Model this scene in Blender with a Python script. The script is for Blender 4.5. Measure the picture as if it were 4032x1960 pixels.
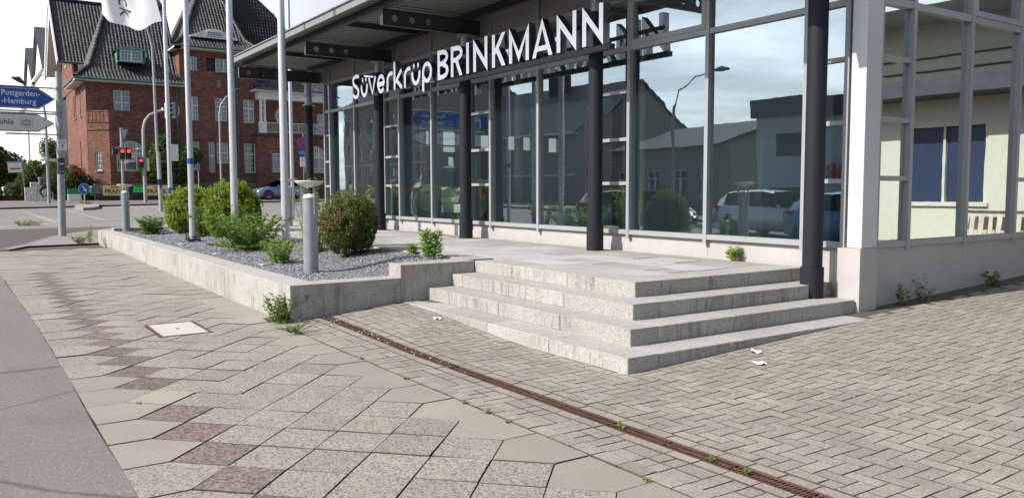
import bpy, bmesh, math, random
import numpy as np
from mathutils import Vector, Matrix
random.seed(7); rng = np.random.default_rng(7)
for o in list(bpy.data.objects): bpy.data.objects.remove(o)
SC = bpy.context.scene
COL = SC.collection
# ---------------------------------------------------------------- camera
cam_data = bpy.data.cameras.new('camera'); cam = bpy.data.objects.new('camera', cam_data); COL.objects.link(cam)
cam_data.sensor_width = 36.0; cam_data.sensor_fit = 'HORIZONTAL'; cam_data.lens = 3195.56 / 4032 * 36
cam_data.clip_start = .05; cam_data.clip_end = 3000
_r = Vector((0.5627833, 0.82660163, -0.00216633)); _d = Vector((0.05984211, -0.04335649, -0.99726583)); _f = Vector((-0.82443549, 0.56111492, -0.07386589))
_u = -_d; _b = -_f
cam.matrix_world = Matrix(((_r.x, _u.x, _b.x, 0), (_r.y, _u.y, _b.y, 0), (_r.z, _u.z, _b.z, 1.522), (0, 0, 0, 1)))
SC.camera = cam
# ---------------------------------------------------------------- world, sun, exposure
SUNV = Vector((-.25, -1.26, 1.0)).normalized()
world = bpy.data.worlds.new('World'); SC.world = world; world.use_nodes = True
wn = world.node_tree.nodes; wl = world.node_tree.links; wn.clear()
def wnode(t, **k):
    n = wn.new(t)
    for a, b in k.items(): setattr(n, a, b)
    return n
wout = wnode('ShaderNodeOutputWorld'); wbg = wnode('ShaderNodeBackground'); wbg.inputs[1].default_value = .10
sky = wnode('ShaderNodeTexSky', sky_type='NISHITA', sun_disc=False)
sky.sun_elevation = math.asin(SUNV.z); sky.sun_rotation = math.pi + math.atan2(.25, 1.26); sky.air_density = 1.0; sky.dust_density = 1.2; sky.ozone_density = 1.2
wtc = wnode('ShaderNodeTexCoord'); wsep = wnode('ShaderNodeSeparateXYZ'); wl.new(wtc.outputs['Generated'], wsep.inputs[0])
def wmath(op, a, b=None):
    n = wnode('ShaderNodeMath', operation=op)
    for i, x in enumerate((a, b)):
        if x is None: continue
        if isinstance(x, (int, float)): n.inputs[i].default_value = x
        else: wl.new(x, n.inputs[i])
    return n.outputs[0]
zz = wmath('ADD', wmath('MAXIMUM', wsep.outputs[2], 0.0), .12)
wcomb = wnode('ShaderNodeCombineXYZ'); wl.new(wmath('DIVIDE', wsep.outputs[0], zz), wcomb.inputs[0]); wl.new(wmath('DIVIDE', wsep.outputs[1], zz), wcomb.inputs[1])
wno = wnode('ShaderNodeTexNoise'); wno.inputs['Scale'].default_value = .62; wno.inputs['Detail'].default_value = 9; wno.inputs['Roughness'].default_value = .56; wno.inputs['Distortion'].default_value = .35
wl.new(wcomb.outputs[0], wno.inputs['Vector'])
wr = wnode('ShaderNodeValToRGB'); wr.color_ramp.elements[0].position = .44; wr.color_ramp.elements[1].position = .68; wl.new(wno.outputs[0], wr.inputs[0])
# a broad bank of bright cloud towards the far side street
wdot = wnode('ShaderNodeVectorMath', operation='DOT_PRODUCT'); wl.new(wtc.outputs['Generated'], wdot.inputs[0]); wdot.inputs[1].default_value = (-.90, -.20, .28)
wr2 = wnode('ShaderNodeMapRange'); wl.new(wdot.outputs['Value'], wr2.inputs[0]); wr2.inputs[1].default_value = .45; wr2.inputs[2].default_value = .95; wr2.inputs[3].default_value = 0.; wr2.inputs[4].default_value = .42
wcl = wmath('MINIMUM', wmath('ADD', wr.outputs[0], wr2.outputs[0]), .97)
wmix = wnode('ShaderNodeMixRGB'); wl.new(wcl, wmix.inputs[0]); wl.new(sky.outputs[0], wmix.inputs[1]); wd2 = wnode('ShaderNodeVectorMath', operation='DOT_PRODUCT'); wl.new(wtc.outputs['Generated'], wd2.inputs[0]); wd2.inputs[1].default_value = (-.45, -.86, .22)
wr3 = wnode('ShaderNodeMapRange'); wl.new(wd2.outputs['Value'], wr3.inputs[0]); wr3.inputs[1].default_value = -.1; wr3.inputs[2].default_value = 1.
wccol = wnode('ShaderNodeMixRGB'); wl.new(wr3.outputs[0], wccol.inputs[0]); wccol.inputs[1].default_value = (1.9, 2.15, 2.6, 1); wccol.inputs[2].default_value = (19, 19.8, 21, 1); wl.new(wccol.outputs[0], wmix.inputs[2])
wl.new(wmix.outputs[0], wbg.inputs[0]); wl.new(wbg.outputs[0], wout.inputs[0])
sun_data = bpy.data.lights.new('sun', 'SUN'); sun = bpy.data.objects.new('sun', sun_data); COL.objects.link(sun)
sun_data.energy = 4.3; sun_data.angle = math.radians(.53); sun_data.color = (1, .955, .89); sun.rotation_euler = SUNV.to_track_quat('Z', 'Y').to_euler(); sun.location = (0, -20, 30)
SC.view_settings.view_transform = 'Standard'; SC.view_settings.look = 'None'; SC.view_settings.exposure = .52; SC.view_settings.gamma = 1.0; SC.view_settings.use_curve_mapping = False
SC.render.engine = 'CYCLES'; SC.cycles.max_bounces = 8; SC.cycles.transparent_max_bounces = 16; SC.cycles.glossy_bounces = 4; SC.cycles.diffuse_bounces = 3
SC.cycles.caustics_reflective = False; SC.cycles.caustics_refractive = False

# ---------------------------------------------------------------- materials
MATS = {}
class NT:
    def __init__(s, name):
        m = bpy.data.materials.new(name); m.use_nodes = True; s.m = m; s.n = m.node_tree.nodes; s.l = m.node_tree.links
        s.n.clear(); s.out = s.n.new('ShaderNodeOutputMaterial'); MATS[name] = m
    def node(s, t, ins={}, **k):
        n = s.n.new(t)
        for a, b in k.items(): setattr(n, a, b)
        for a, b in ins.items():
            if hasattr(b, 'is_output') or hasattr(b, 'links'): s.l.new(b, n.inputs[a])
            else: n.inputs[a].default_value = b
        return n
    def math(s, op, a, b=0.0, clamp=False):
        return s.node('ShaderNodeMath', {0: a, 1: b}, operation=op, use_clamp=clamp).outputs[0]
    def coord(s, kind='Object'): return s.node('ShaderNodeTexCoord').outputs[kind]
    def world(s): return s.node('ShaderNodeNewGeometry').outputs['Position']
    def noise(s, vec, scale, detail=3, rough=.5, dist=0.):
        return s.node('ShaderNodeTexNoise', {'Vector': vec, 'Scale': scale, 'Detail': detail, 'Roughness': rough, 'Distortion': dist}).outputs[0]
    def ramp(s, fac, *st):
        r = s.node('ShaderNodeValToRGB', {0: fac}); e = r.color_ramp.elements
        while len(e) > 1: e.remove(e[-1])
        for i, (p, c) in enumerate(st):
            x = e[0] if i == 0 else e.new(p); x.position = p; x.color = (c, c, c, 1) if isinstance(c, (int, float)) else (*c, 1)
        return r.outputs[0]
    def mix(s, fac, a, b, blend='MIX'):
        f = lambda c: (*c, 1) if isinstance(c, tuple) and len(c) == 3 else ((c, c, c, 1) if isinstance(c, (int, float)) else c)
        return s.node('ShaderNodeMixRGB', {0: fac, 1: f(a), 2: f(b)}, blend_type=blend).outputs[0]
    def rnd(s):   # a number per object and per loose piece
        a = s.node('ShaderNodeObjectInfo').outputs['Random']; b = s.node('ShaderNodeNewGeometry').outputs['Random Per Island']
        return s.math('FRACT', s.math('ADD', a, b))
    def bump(s, h, dist=.01, strength=.5):
        return s.node('ShaderNodeBump', {'Height': h, 'Distance': dist, 'Strength': strength}).outputs[0]
    def pbsdf(s, col, rough=.6, metal=0., spec=.5, normal=None, **k):
        ins = {'Base Color': (*col, 1) if isinstance(col, tuple) and len(col) == 3 else col, 'Roughness': rough, 'Metallic': metal, 'Specular IOR Level': spec}
        ins.update(k)
        b = s.node('ShaderNodeBsdfPrincipled', ins)
        if normal is not None: s.l.new(normal, b.inputs['Normal'])
        s.l.new(b.outputs[0], s.out.inputs[0]); return b

def plain(name, col, rough=.5, metal=0., var=.08, scale=6., spec=.5, dirt=0.):
    t = NT(name); w = t.world(); n = t.noise(w, scale, 5, .6)
    c = t.mix(1.0, col, t.ramp(n, (.3, 1 - var), (.7, 1 + var)), 'MULTIPLY')
    if dirt: c = t.mix(t.math('MULTIPLY', t.ramp(t.noise(w, 2.3, 6, .65), (.45, 0.), (.75, 1.)), dirt), c, (.09, .075, .06))
    t.pbsdf(c, t.math('ADD', rough - .05, t.math('MULTIPLY', n, .1)), metal, spec); return t.m
def speckle(name, cols, scale=160, rough=.85, stain=0., bumpd=.003, per=.12, big=.12, streak=0., sandy=0., warm=(.20, .165, .12)):
    """stone or concrete with visible aggregate; cols = (dark grain, matrix, light grain)"""
    t = NT(name); w = t.world()
    n = t.noise(w, scale, 2, .6); v = t.node('ShaderNodeTexVoronoi', {'Vector': w, 'Scale': scale * .8}).outputs['Color']
    g = t.node('ShaderNodeSeparateColor', {0: v}).outputs[0]
    c = t.ramp(g, (0, cols[0]), (.22, cols[0]), (.3, cols[1]), (.78, cols[1]), (.86, cols[2]))
    c = t.mix(.35, c, t.ramp(n, (.35, cols[0]), (.5, cols[1]), (.68, cols[2])))
    c = t.mix(1., c, t.ramp(t.noise(w, 1.7, 5, .6), (.3, 1 - big), (.7, 1 + big)), 'MULTIPLY')
    c = t.mix(1., c, t.ramp(t.rnd(), (0, 1 - per), (1, 1 + per)), 'MULTIPLY')
    if stain: c = t.mix(t.math('MULTIPLY', t.ramp(t.noise(w, 3.1, 7, .7), (.48, 0.), (.72, 1.)), stain), c, warm)
    if streak:
        p = t.node('ShaderNodeMapping', {'Vector': w, 'Scale': (11., 11., 1.6)}).outputs[0]
        k = t.math('MULTIPLY', t.ramp(t.noise(p, 1.6, 6, .75), (.48, 0.), (.68, 1.)), t.ramp(t.noise(w, 1.1, 3, .6), (.44, 0.), (.56, 1.)))
        nz = t.node('ShaderNodeSeparateXYZ', {0: t.node('ShaderNodeNewGeometry').outputs['Normal']}).outputs[2]
        k = t.math('MULTIPLY', k, t.math('SUBTRACT', 1., t.math('ABSOLUTE', nz), True))
        c = t.mix(t.math('MULTIPLY', k, streak), c, (.10, .072, .048))
    if sandy: c = t.mix(t.math('MULTIPLY', t.ramp(t.noise(w, .8, 4, .6), (.4, 0.), (.65, 1.)), sandy), c, (.34, .26, .17))
    t.pbsdf(c, rough, normal=t.bump(t.mix(.5, g, n), bumpd, .6), spec=.3); return t.m

M_granite = speckle('granite', ((.17, .165, .155), (.385, .365, .335), (.52, .50, .46)), 190, .8, .12, .003, .07, .06, .7)
M_granite_wall = speckle('granite_wall', ((.19, .18, .17), (.40, .38, .352), (.52, .505, .47)), 190, .8, .15, .003, .06, .06, .75)
M_agg = speckle('aggregate_concrete', ((.085, .08, .078), (.300, .264, .222), (.385, .344, .298)), 125, .85, .18, .005, .07, .08)
M_agg_dark = speckle('red_aggregate_concrete', ((.04, .042, .048), (.17, .133, .115), (.29, .22, .185)), 80, .85, .1, .006, .12, .08)
M_smooth = speckle('smooth_concrete', ((.225, .200, .170), (.280, .250, .212), (.32, .288, .247)), 260, .85, .2, .0012, .06, .07)
M_beige = speckle('beige_concrete', ((.30, .262, .21), (.335, .298, .245), (.37, .33, .28)), 240, .85, .1, .001, .04, .05)
M_block = speckle('concrete_block', ((.15, .134, .115), (.290, .258, .220), (.37, .335, .292)), 190, .88, .34, .003, .10, .13, sandy=.0, warm=(.19, .155, .11))
M_terr = speckle('terrace_stone', ((.30, .295, .28), (.385, .38, .355), (.45, .44, .41)), 140, .8, .22, .001, .17, .08)
M_terr_b = speckle('brown_terrace_stone', ((.26, .235, .21), (.31, .28, .25), (.36, .33, .30)), 140, .8, .15, .001, .05, .07)
M_sand = plain('joint_sand', (.080, .064, .048), .95, 0, .35, 14)
def asphalt(name, base, lo):
    t = NT(name); w = t.world(); v = t.node('ShaderNodeTexVoronoi', {'Vector': w, 'Scale': 150.}).outputs['Color']; g = t.node('ShaderNodeSeparateColor', {0: v}).outputs[0]
    c = t.mix(1., base, t.ramp(g, (0, .72), (.5, 1.), (.85, 1.06), (.98, 1.5)), 'MULTIPLY'); c = t.mix(1., c, t.ramp(t.noise(w, .55, 6, .62), (.3, 1 - lo), (.7, 1 + lo)), 'MULTIPLY')
    cr = t.node('ShaderNodeTexVoronoi', {'Vector': t.node('ShaderNodeMixRGB', {0: .18, 1: w, 2: t.node('ShaderNodeTexNoise', {'Vector': w, 'Scale': 1.5, 'Detail': 4}).outputs['Color']}, blend_type='ADD').outputs[0], 'Scale': .16}, feature='DISTANCE_TO_EDGE').outputs[0]
    c = t.mix(t.ramp(cr, (.0, .55), (.0035, .0)), c, (.03, .028, .026))
    t.pbsdf(c, .9, normal=t.bump(g, .004, .5), spec=.25); return t.m
M_asph = asphalt('asphalt', (.18, .163, .148), .10)
M_road = asphalt('road_asphalt', (.225, .208, .192), .14)
M_mark = plain('road_paint', (.36, .355, .34), .7, 0, .25, 5, dirt=.5)
M_frame = plain('grey_painted_aluminium', (.31, .315, .325), .42, .0, .03, 3, dirt=.05)
M_frame_dk = plain('dark_window_gasket', (.018, .019, .021), .5)
M_panelw = plain('white_metal_panel', (.52, .53, .55), .4, 0, .03, 2, dirt=.04)
M_plinth = plain('pale_plinth_panel', (.42, .40, .38), .6, 0, .06, 2.2, dirt=.16)
M_plinth_g = plain('grey_plinth_panel', (.40, .385, .375), .6, 0, .06, 2.2, dirt=.12)
M_panel_g = plain('grey_fascia_panel', (.27, .265, .26), .55, 0, .05, 2)
M_col = plain('anthracite_paint', (.016, .018, .024), .6, 0, .08, 8, spec=.22)
M_steel_dk = plain('dark_steel_beam', (.042, .043, .048), .5, 0, .08, 5)
M_galv = plain('galvanised_steel', (.31, .33, .35), .42, .35, .10, 9, dirt=.06)
M_post = plain('weathered_grey_post', (.33, .34, .345), .55, .1, .14, 5, dirt=.2)
M_alu = plain('aluminium_flagpole', (.60, .615, .64), .36, .45, .03, 4)
M_sheet = plain('corrugated_sheet', (.22, .22, .215), .45, .25, .08, 4)
M_rust = speckle('rusty_iron', ((.05, .026, .019), (.115, .055, .037), (.18, .095, .066)), 120, .9, .2, .003, .1, .15)
M_white = plain('white_paint', (.80, .80, .79), .45, 0, .03)
M_letter = plain('glowing_letter_face', (.82, .84, .88), .4, 0, .02)
_b = [n for n in M_letter.node_tree.nodes if n.type == 'BSDF_PRINCIPLED'][0]; _b.inputs['Emission Color'].default_value = (.86, .90, 1., 1); _b.inputs['Emission Strength'].default_value = .30  # faint bluish glow added to brighten the letter faces under the canopy
M_chrome = plain('letter_return_metal', (.30, .29, .27), .18, 1., .05)
M_black = plain('black_plastic', (.014, .014, .015), .45)
M_rubber = plain('tyre_rubber', (.02, .02, .021), .85)
M_rim = plain('alloy', (.50, .51, .52), .3, .8)
M_inner = plain('interior_wall', (.16, .165, .165), .8)
M_ifloor = plain('interior_floor', (.19, .185, .17), .35)
M_paper = plain('white_paper', (.85, .84, .80), .8)
M_wood = plain('raw_timber', (.52, .43, .33), .7, 0, .2, 3)
M_cream = plain('cream_render', (.58, .55, .44), .85, 0, .05, 9)
M_bark = plain('bark', (.11, .085, .06), .9, 0, .3, 12)
M_stem = plain('green_stem', (.12, .17, .05), .7, 0, .2, 12)
def glass(name, tint, refl, wav=.0, rough=0.0, low=.0):
    t = NT(name); w = t.world()
    fr = t.node('ShaderNodeLayerWeight', {'Blend': .42}).outputs['Fresnel']
    bf = t.node('ShaderNodeNewGeometry').outputs['Backfacing']; ff = t.math('SUBTRACT', 1., bf); low = t.math('MULTIPLY', ff, low)
    fac = t.math('MULTIPLY', t.math('ADD', fr, refl), ff, True)
    gl = t.node('ShaderNodeBsdfGlossy', {'Color': (.84, .95, 1., 1), 'Roughness': rough})
    if wav:
        m = t.node('ShaderNodeMapping', {'Vector': w, 'Scale': (1., 1., .45)}).outputs[0]
        h = t.mix(.10, t.noise(m, 1.3, 2, .5), t.noise(m, 7., 1, .5))
        nb = t.node('ShaderNodeBump', {'Height': h, 'Distance': wav, 'Strength': 1.}); t.l.new(nb.outputs[0], gl.inputs['Normal'])
    tr = t.node('ShaderNodeBsdfTransparent', {'Color': t.mix(bf, tuple(tint), (1., 1., 1.))})
    di = t.node('ShaderNodeBsdfDiffuse', {'Color': (.20, .32, .36, 1)})
    mx0 = t.node('ShaderNodeMixShader', {0: low, 1: tr.outputs[0], 2: di.outputs[0]})
    mx = t.node('ShaderNodeMixShader', {0: fac, 1: mx0.outputs[0], 2: gl.outputs[0]}); t.l.new(mx.outputs[0], t.out.inputs[0]); return t.m
M_glass = glass('showroom_glass', (.90, .98, .96), .29, .0014, low=.07)
M_glass_side = glass('side_glass', (.42, .50, .46), .60, .0014, low=.03)
M_glass_h = glass('house_glass', (.16, .18, .20), .10, .0, .02, .12)
M_glass_c = glass('car_glass', (.12, .14, .15), .08, .0, .01)
def brickmat(name, c1, c2, mortar, w=.25, h=.075, bias=0.):
    t = NT(name); p = t.node('ShaderNodeSeparateXYZ', {0: t.world()})
    u = t.math('ADD', p.outputs[0], p.outputs[1]); v = t.node('ShaderNodeCombineXYZ', {0: u, 1: p.outputs[2]}).outputs[0]
    b = t.node('ShaderNodeTexBrick', {'Vector': v, 'Color1': (*c1, 1), 'Color2': (*c2, 1), 'Mortar': (*mortar, 1), 'Scale': 1., 'Mortar Size': .011, 'Mortar Smooth': .3, 'Bias': bias, 'Brick Width': w, 'Row Height': h})
    c = t.mix(1., b.outputs[0], t.ramp(t.noise(t.world(), 1.1, 6, .65), (.25, .72), (.75, 1.25)), 'MULTIPLY')
    c = t.mix(1., c, t.ramp(t.noise(t.node('ShaderNodeMapping', {'Vector': t.world(), 'Scale': (1.3, 1.3, 8.)}).outputs[0], 1.6, 3, .7), (.32, .62), (.66, 1.38)), 'MULTIPLY')
    t.pbsdf(c, .9, normal=t.bump(b.outputs[1], -.01, .6), spec=.2); return t.m
M_brick = brickmat('red_brick', (.26, .094, .060), (.135, .050, .037), (.17, .125, .10))
M_brick_dk = brickmat('dark_plinth_brick', (.09, .05, .04), (.05, .035, .03), (.10, .09, .08))
M_stone = plain('plinth_stone', (.22, .19, .16), .9, 0, .3, 6)
M_tile = NT('roof_tile'); _w = M_tile.world()
_c = M_tile.mix(1., M_tile.mix(M_tile.rnd(), (.030, .028, .030), (.085, .076, .072)), M_tile.ramp(M_tile.noise(_w, 2., 5, .6), (.3, .75), (.7, 1.25)), 'MULTIPLY')
M_tile.pbsdf(_c, .6, spec=.35); M_tile = M_tile.m
M_under = plain('roof_underlay', (.02, .018, .018), .9)
M_copper = plain('verdigris_copper', (.10, .27, .21), .6, .1, .2, 4)
M_gutter = plain('green_gutter', (.04, .12, .11), .5, .1, .2, 4)
M_whitewood = plain('white_timber', (.72, .71, .68), .6, 0, .05, 3, dirt=.06)
M_render_w = plain('white_render', (.74, .72, .68), .85, 0, .05, 1.5, dirt=.06)
M_render_g = plain('grey_render', (.50, .53, .55), .85, 0, .05, 1.5)
M_slate = plain('slate', (.055, .06, .068), .6, 0, .2, 3)
M_signblue = plain('traffic_blue', (.012, .085, .36), .35, 0, .02)
M_signwhite = plain('sign_white', (.74, .74, .71), .4, 0, .02)
M_signbeige = plain('sign_cream', (.70, .68, .60), .4, 0, .02)
M_red = plain('signal_red', (.55, .02, .03), .4, 0, .02)
M_yellow = plain('poster_yellow', (.80, .66, .18), .5, 0, .04)
M_maroon = plain('poster_maroon', (.32, .03, .06), .5, 0, .04)
M_neon = plain('poster_green', (.03, .72, .10), .5, 0, .04)
M_wgreen = plain('painted_green', (.02, .22, .06), .6, 0, .1)
M_bin = plain('bin_green', (.06, .20, .12), .5, 0, .08)
M_dirt = plain('soil', (.10, .08, .055), .95, 0, .3, 9)
M_gravel = NT('gravel_stone'); M_gravel.pbsdf(M_gravel.mix(1., M_gravel.mix(M_gravel.rnd(), (.14, .145, .155), (.42, .42, .43)), M_gravel.ramp(M_gravel.noise(M_gravel.world(), 60, 2, .5), (.3, .8), (.7, 1.2)), 'MULTIPLY'), .85, spec=.3); M_gravel = M_gravel.m
def leafmat(name, a, b, c=None, trans=.35, world_mix=None):
    t = NT(name); r = t.rnd(); col = t.mix(r, a, b)
    if c is not None: col = t.mix(t.ramp(t.noise(t.world(), world_mix or 3., 3, .6), (.45, 0.), (.60, 1.)), col, c)
    bs = t.node('ShaderNodeBsdfPrincipled', {'Base Color': col, 'Roughness': .55, 'Specular IOR Level': .35})
    tl = t.node('ShaderNodeBsdfTranslucent', {'Color': t.mix(1., col, (1.3, 1.35, .7), 'MULTIPLY')})
    mx = t.node('ShaderNodeMixShader', {0: trans, 1: bs.outputs[0], 2: tl.outputs[0]}); t.l.new(mx.outputs[0], t.out.inputs[0]); return t.m
M_box = leafmat('box_leaf', (.12, .20, .02), (.30, .40, .05), None, .42)
M_yew = leafmat('browned_leaf', (.07, .12, .02), (.15, .22, .035), (.16, .115, .048), .3, 4.)
M_weed = leafmat('weed_leaf', (.08, .15, .025), (.17, .27, .05), None, .35)
M_weed_l = leafmat('light_weed_leaf', (.16, .26, .06), (.28, .38, .10), None, .4)
M_tree = leafmat('tree_leaf', (.035, .075, .015), (.10, .17, .03), None, .3)
M_tree_d = leafmat('dark_tree_leaf', (.025, .06, .015), (.07, .12, .03), None, .3)
M_core = plain('dark_core_and_twig', (.035, .035, .018), .95, 0, .3, 12)  # dark fill standing in for shade inside foliage; also colours the bare twigs
M_rose = leafmat('rose_petal', (.45, .015, .02), (.62, .03, .03), None, .2)
M_skin = plain('skin', (.42, .26, .19), .6, 0, .03)
M_denim = plain('blue_jacket', (.10, .13, .26), .8, 0, .12)
M_trouser = plain('dark_trousers', (.06, .06, .05), .8, 0, .12)
M_hair = plain('dark_hair', (.03, .02, .015), .7)
def carpaint(name, col, metal=.5):
    t = NT(name); t.pbsdf(col, .28, metal, .5, **{'Coat Weight': .8, 'Coat Roughness': .05}); return t.m
M_car_blue = carpaint('blue_grey_paint', (.17, .23, .36)); M_car_silver = carpaint('pale_silver_paint', (.60, .64, .68)); M_car_mint = carpaint('pale_silver_green_paint', (.60, .72, .69), .1)
M_car_dark = carpaint('black_paint', (.02, .022, .026), .3); M_car_lblue = carpaint('light_blue_paint', (.10, .22, .42), .4)
def lampmat(name, col, em=0.):
    t = NT(name); b = t.pbsdf(col, .15, 0, .5)
    if em: b.inputs['Emission Color'].default_value = (*col, 1); b.inputs['Emission Strength'].default_value = em
    return t.m
M_redlamp = lampmat('red_lens_off', (.42, .012, .012)); M_redon = lampmat('red_signal_lit', (1., .03, .02), 2.2); M_head = lampmat('headlamp_lens', (.70, .72, .74)); M_lens_off = lampmat('dark_lens', (.02, .015, .015))
def ft(name, cols): return plain(name, cols, .8)
M_flag = NT('flag_cloth'); _b = M_flag.pbsdf((.80, .80, .82), .8, 0, .2); _t = M_flag.node('ShaderNodeBsdfTranslucent', {'Color': (.8, .8, .84, 1)}); _m = M_flag.node('ShaderNodeMixShader', {0: .35, 1: _b.outputs[0], 2: _t.outputs[0]}); M_flag.l.new(_m.outputs[0], M_flag.out.inputs[0]); M_flag = M_flag.m

# ---------------------------------------------------------------- mesh helpers
class MB:
    def __init__(s): s.v = []; s.f = []; s.mi = []; s.sm = []
    def add(s, vs, fs, mi=0, smooth=False):
        b = len(s.v); s.v += [tuple(map(float, p)) for p in vs]
        for f in fs: s.f.append([b + i for i in f]); s.mi.append(mi); s.sm.append(smooth)
        return s
    def box(s, x0, x1, y0, y1, z0, z1, mi=0):
        return s.add([(x0,y0,z0),(x1,y0,z0),(x1,y1,z0),(x0,y1,z0),(x0,y0,z1),(x1,y0,z1),(x1,y1,z1),(x0,y1,z1)], [(3,2,1,0),(4,5,6,7),(0,1,5,4),(1,2,6,5),(2,3,7,6),(3,0,4,7)], mi)
    def bar(s, a, b, w, h=None, mi=0, up=(0, 0, 1)):
        a = Vector(a); b = Vector(b); h = h or w; d = (b - a).normalized(); u = Vector(up)
        if abs(d.dot(u)) > .95: u = Vector((1, 0, 0))
        r = d.cross(u).normalized() * w / 2; u2 = r.cross(d).normalized() * h / 2
        vs = [p + i * r + j * u2 for p in (a, b) for i, j in ((-1,-1),(1,-1),(1,1),(-1,1))]
        return s.add(vs, [(0,1,2,3),(7,6,5,4),(0,4,5,1),(1,5,6,2),(2,6,7,3),(3,7,4,0)], mi)
    def tube(s, pts, rad, seg=10, mi=0, caps=True, smooth=True):
        pts = [Vector(p) for p in pts]; n = len(pts)
        if not hasattr(rad, '__len__'): rad = [rad] * n
        vs = []; prev = None
        for i, p in enumerate(pts):
            d = (pts[min(i+1, n-1)] - pts[max(i-1, 0)]).normalized()
            if prev is None: a = Vector((1, 0, 0)) if abs(d.x) < .8 else Vector((0, 1, 0))
            else: a = prev
            a = (a - d * a.dot(d)).normalized(); prev = a; b = d.cross(a)
            for k in range(seg):
                t = 2 * math.pi * k / seg; vs.append(p + (a * math.cos(t) + b * math.sin(t)) * rad[i])
        fs = [(i*seg+k, i*seg+(k+1) % seg, (i+1)*seg+(k+1) % seg, (i+1)*seg+k) for i in range(n-1) for k in range(seg)]
        s.add(vs, fs, mi, smooth)
        if caps:
            s.add(vs[:seg], [tuple(range(seg))[::-1]], mi); s.add(vs[-seg:], [tuple(range(seg))], mi)
        return s
    def lathe(s, prof, c=(0, 0, 0), seg=20, mi=0, smooth=True):
        vs = [(c[0]+r*math.cos(2*math.pi*k/seg), c[1]+r*math.sin(2*math.pi*k/seg), c[2]+z) for r, z in prof for k in range(seg)]
        return s.add(vs, [(i*seg+k, i*seg+(k+1) % seg, (i+1)*seg+(k+1) % seg, (i+1)*seg+k) for i in range(len(prof)-1) for k in range(seg)], mi, smooth)
    def prism(s, poly, T, n0, n1, mi=0, mi_side=None):
        """poly (u,v) counter-clockwise, T(u,v,n)->world"""
        k = len(poly); ms = mi if mi_side is None else mi_side
        vs = [T(u, v, n0) for u, v in poly] + [T(u, v, n1) for u, v in poly]
        s.add(vs, [tuple(range(k))[::-1], tuple(range(k, 2*k))], mi)
        s.add(vs, [(i, (i+1) % k, k+(i+1) % k, k+i) for i in range(k)], ms); return s
    def tbox(s, T, u0, u1, v0, v1, n0, n1, mi=0):
        return s.prism([(u0, v0), (u1, v0), (u1, v1), (u0, v1)], T, n0, n1, mi)
def np_mesh(name, v, f, mats, mi=None, smooth=False):
    me = bpy.data.meshes.new(name); f = np.asarray(f, dtype=np.int32); v = np.asarray(v, dtype=np.float32); k = f.shape[1]
    me.vertices.add(len(v)); me.vertices.foreach_set('co', v.ravel()); me.loops.add(f.size); me.loops.foreach_set('vertex_index', f.ravel())
    me.polygons.add(len(f)); me.polygons.foreach_set('loop_start', np.arange(0, f.size, k, dtype=np.int32)); me.polygons.foreach_set('loop_total', np.full(len(f), k, dtype=np.int32))
    if mi is not None: me.polygons.foreach_set('material_index', np.asarray(mi, dtype=np.int32))
    me.polygons.foreach_set('use_smooth', np.full(len(f), bool(smooth)))
    me.update(calc_edges=True); me.validate()
    for m in (mats if isinstance(mats, (list, tuple)) else [mats]): me.materials.append(m)
    return me
def mesh_of(name, mb, mats):
    me = bpy.data.meshes.new(name); me.from_pydata(mb.v, [], mb.f)
    for m in (mats if isinstance(mats, (list, tuple)) else [mats]): me.materials.append(m)
    me.polygons.foreach_set('material_index', mb.mi); me.polygons.foreach_set('use_smooth', mb.sm)
    me.update(); return me
def props(o, label=None, cat=None, group=None, kind=None):
    if label: o['label'] = label
    if cat: o['category'] = cat
    if group: o['group'] = group
    if kind: o['kind'] = kind
    return o
def wloc(o):
    p = Vector(o.location)
    while o.parent: o = o.parent; p += Vector(o.location)
    return p
def link(name, me, parent=None, bevel=0, label=None, cat=None, group=None, kind=None, at=None):
    """mesh in world coordinates -> object, as a child keeps its place"""
    o = bpy.data.objects.new(name, me); COL.objects.link(o)
    if parent is not None: o.parent = parent; o.location = (Vector(at) if at is not None else Vector((0, 0, 0))) - wloc(parent)
    elif at is not None: o.location = at
    if bevel:
        m = o.modifiers.new('bevel', 'BEVEL'); m.width = bevel; m.segments = 1; m.limit_method = 'ANGLE'
    return props(o, label, cat, group, kind)
def obj(name, mb, mats, parent=None, **k): return link(name, mesh_of(name, mb, mats), parent, **k)
def thing(name, loc, label, cat, group=None, rz=0., kind=None):
    o = bpy.data.objects.new(name, None); COL.objects.link(o); o.location = loc; o.rotation_euler.z = rz; o.empty_display_size = .2
    return props(o, label, cat, group, kind)
def kids(o): return [c for c in bpy.data.objects if c.parent == o]
def dup(root, loc, rz=None, label=None, parent=None):
    r = root.copy(); COL.objects.link(r)
    if parent is not None: r.parent = parent
    else:
        r.location = loc
        if rz is not None: r.rotation_euler.z = rz
        if label: r['label'] = label
    for ch in kids(root): dup(ch, None, parent=r)
    return r
def text_mesh(txt, size, depth=.004, align='CENTER', res=2, bold=0.):
    cu = bpy.data.curves.new('lettering', 'FONT'); cu.body = txt; cu.size = size; cu.extrude = depth / 2; cu.align_x = align; cu.align_y = 'CENTER'; cu.resolution_u = res; cu.offset = bold
    o = bpy.data.objects.new('lettering', cu); COL.objects.link(o); dg = bpy.context.evaluated_depsgraph_get()
    me = bpy.data.meshes.new_from_object(o.evaluated_get(dg)); bpy.data.objects.remove(o); return me
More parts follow.
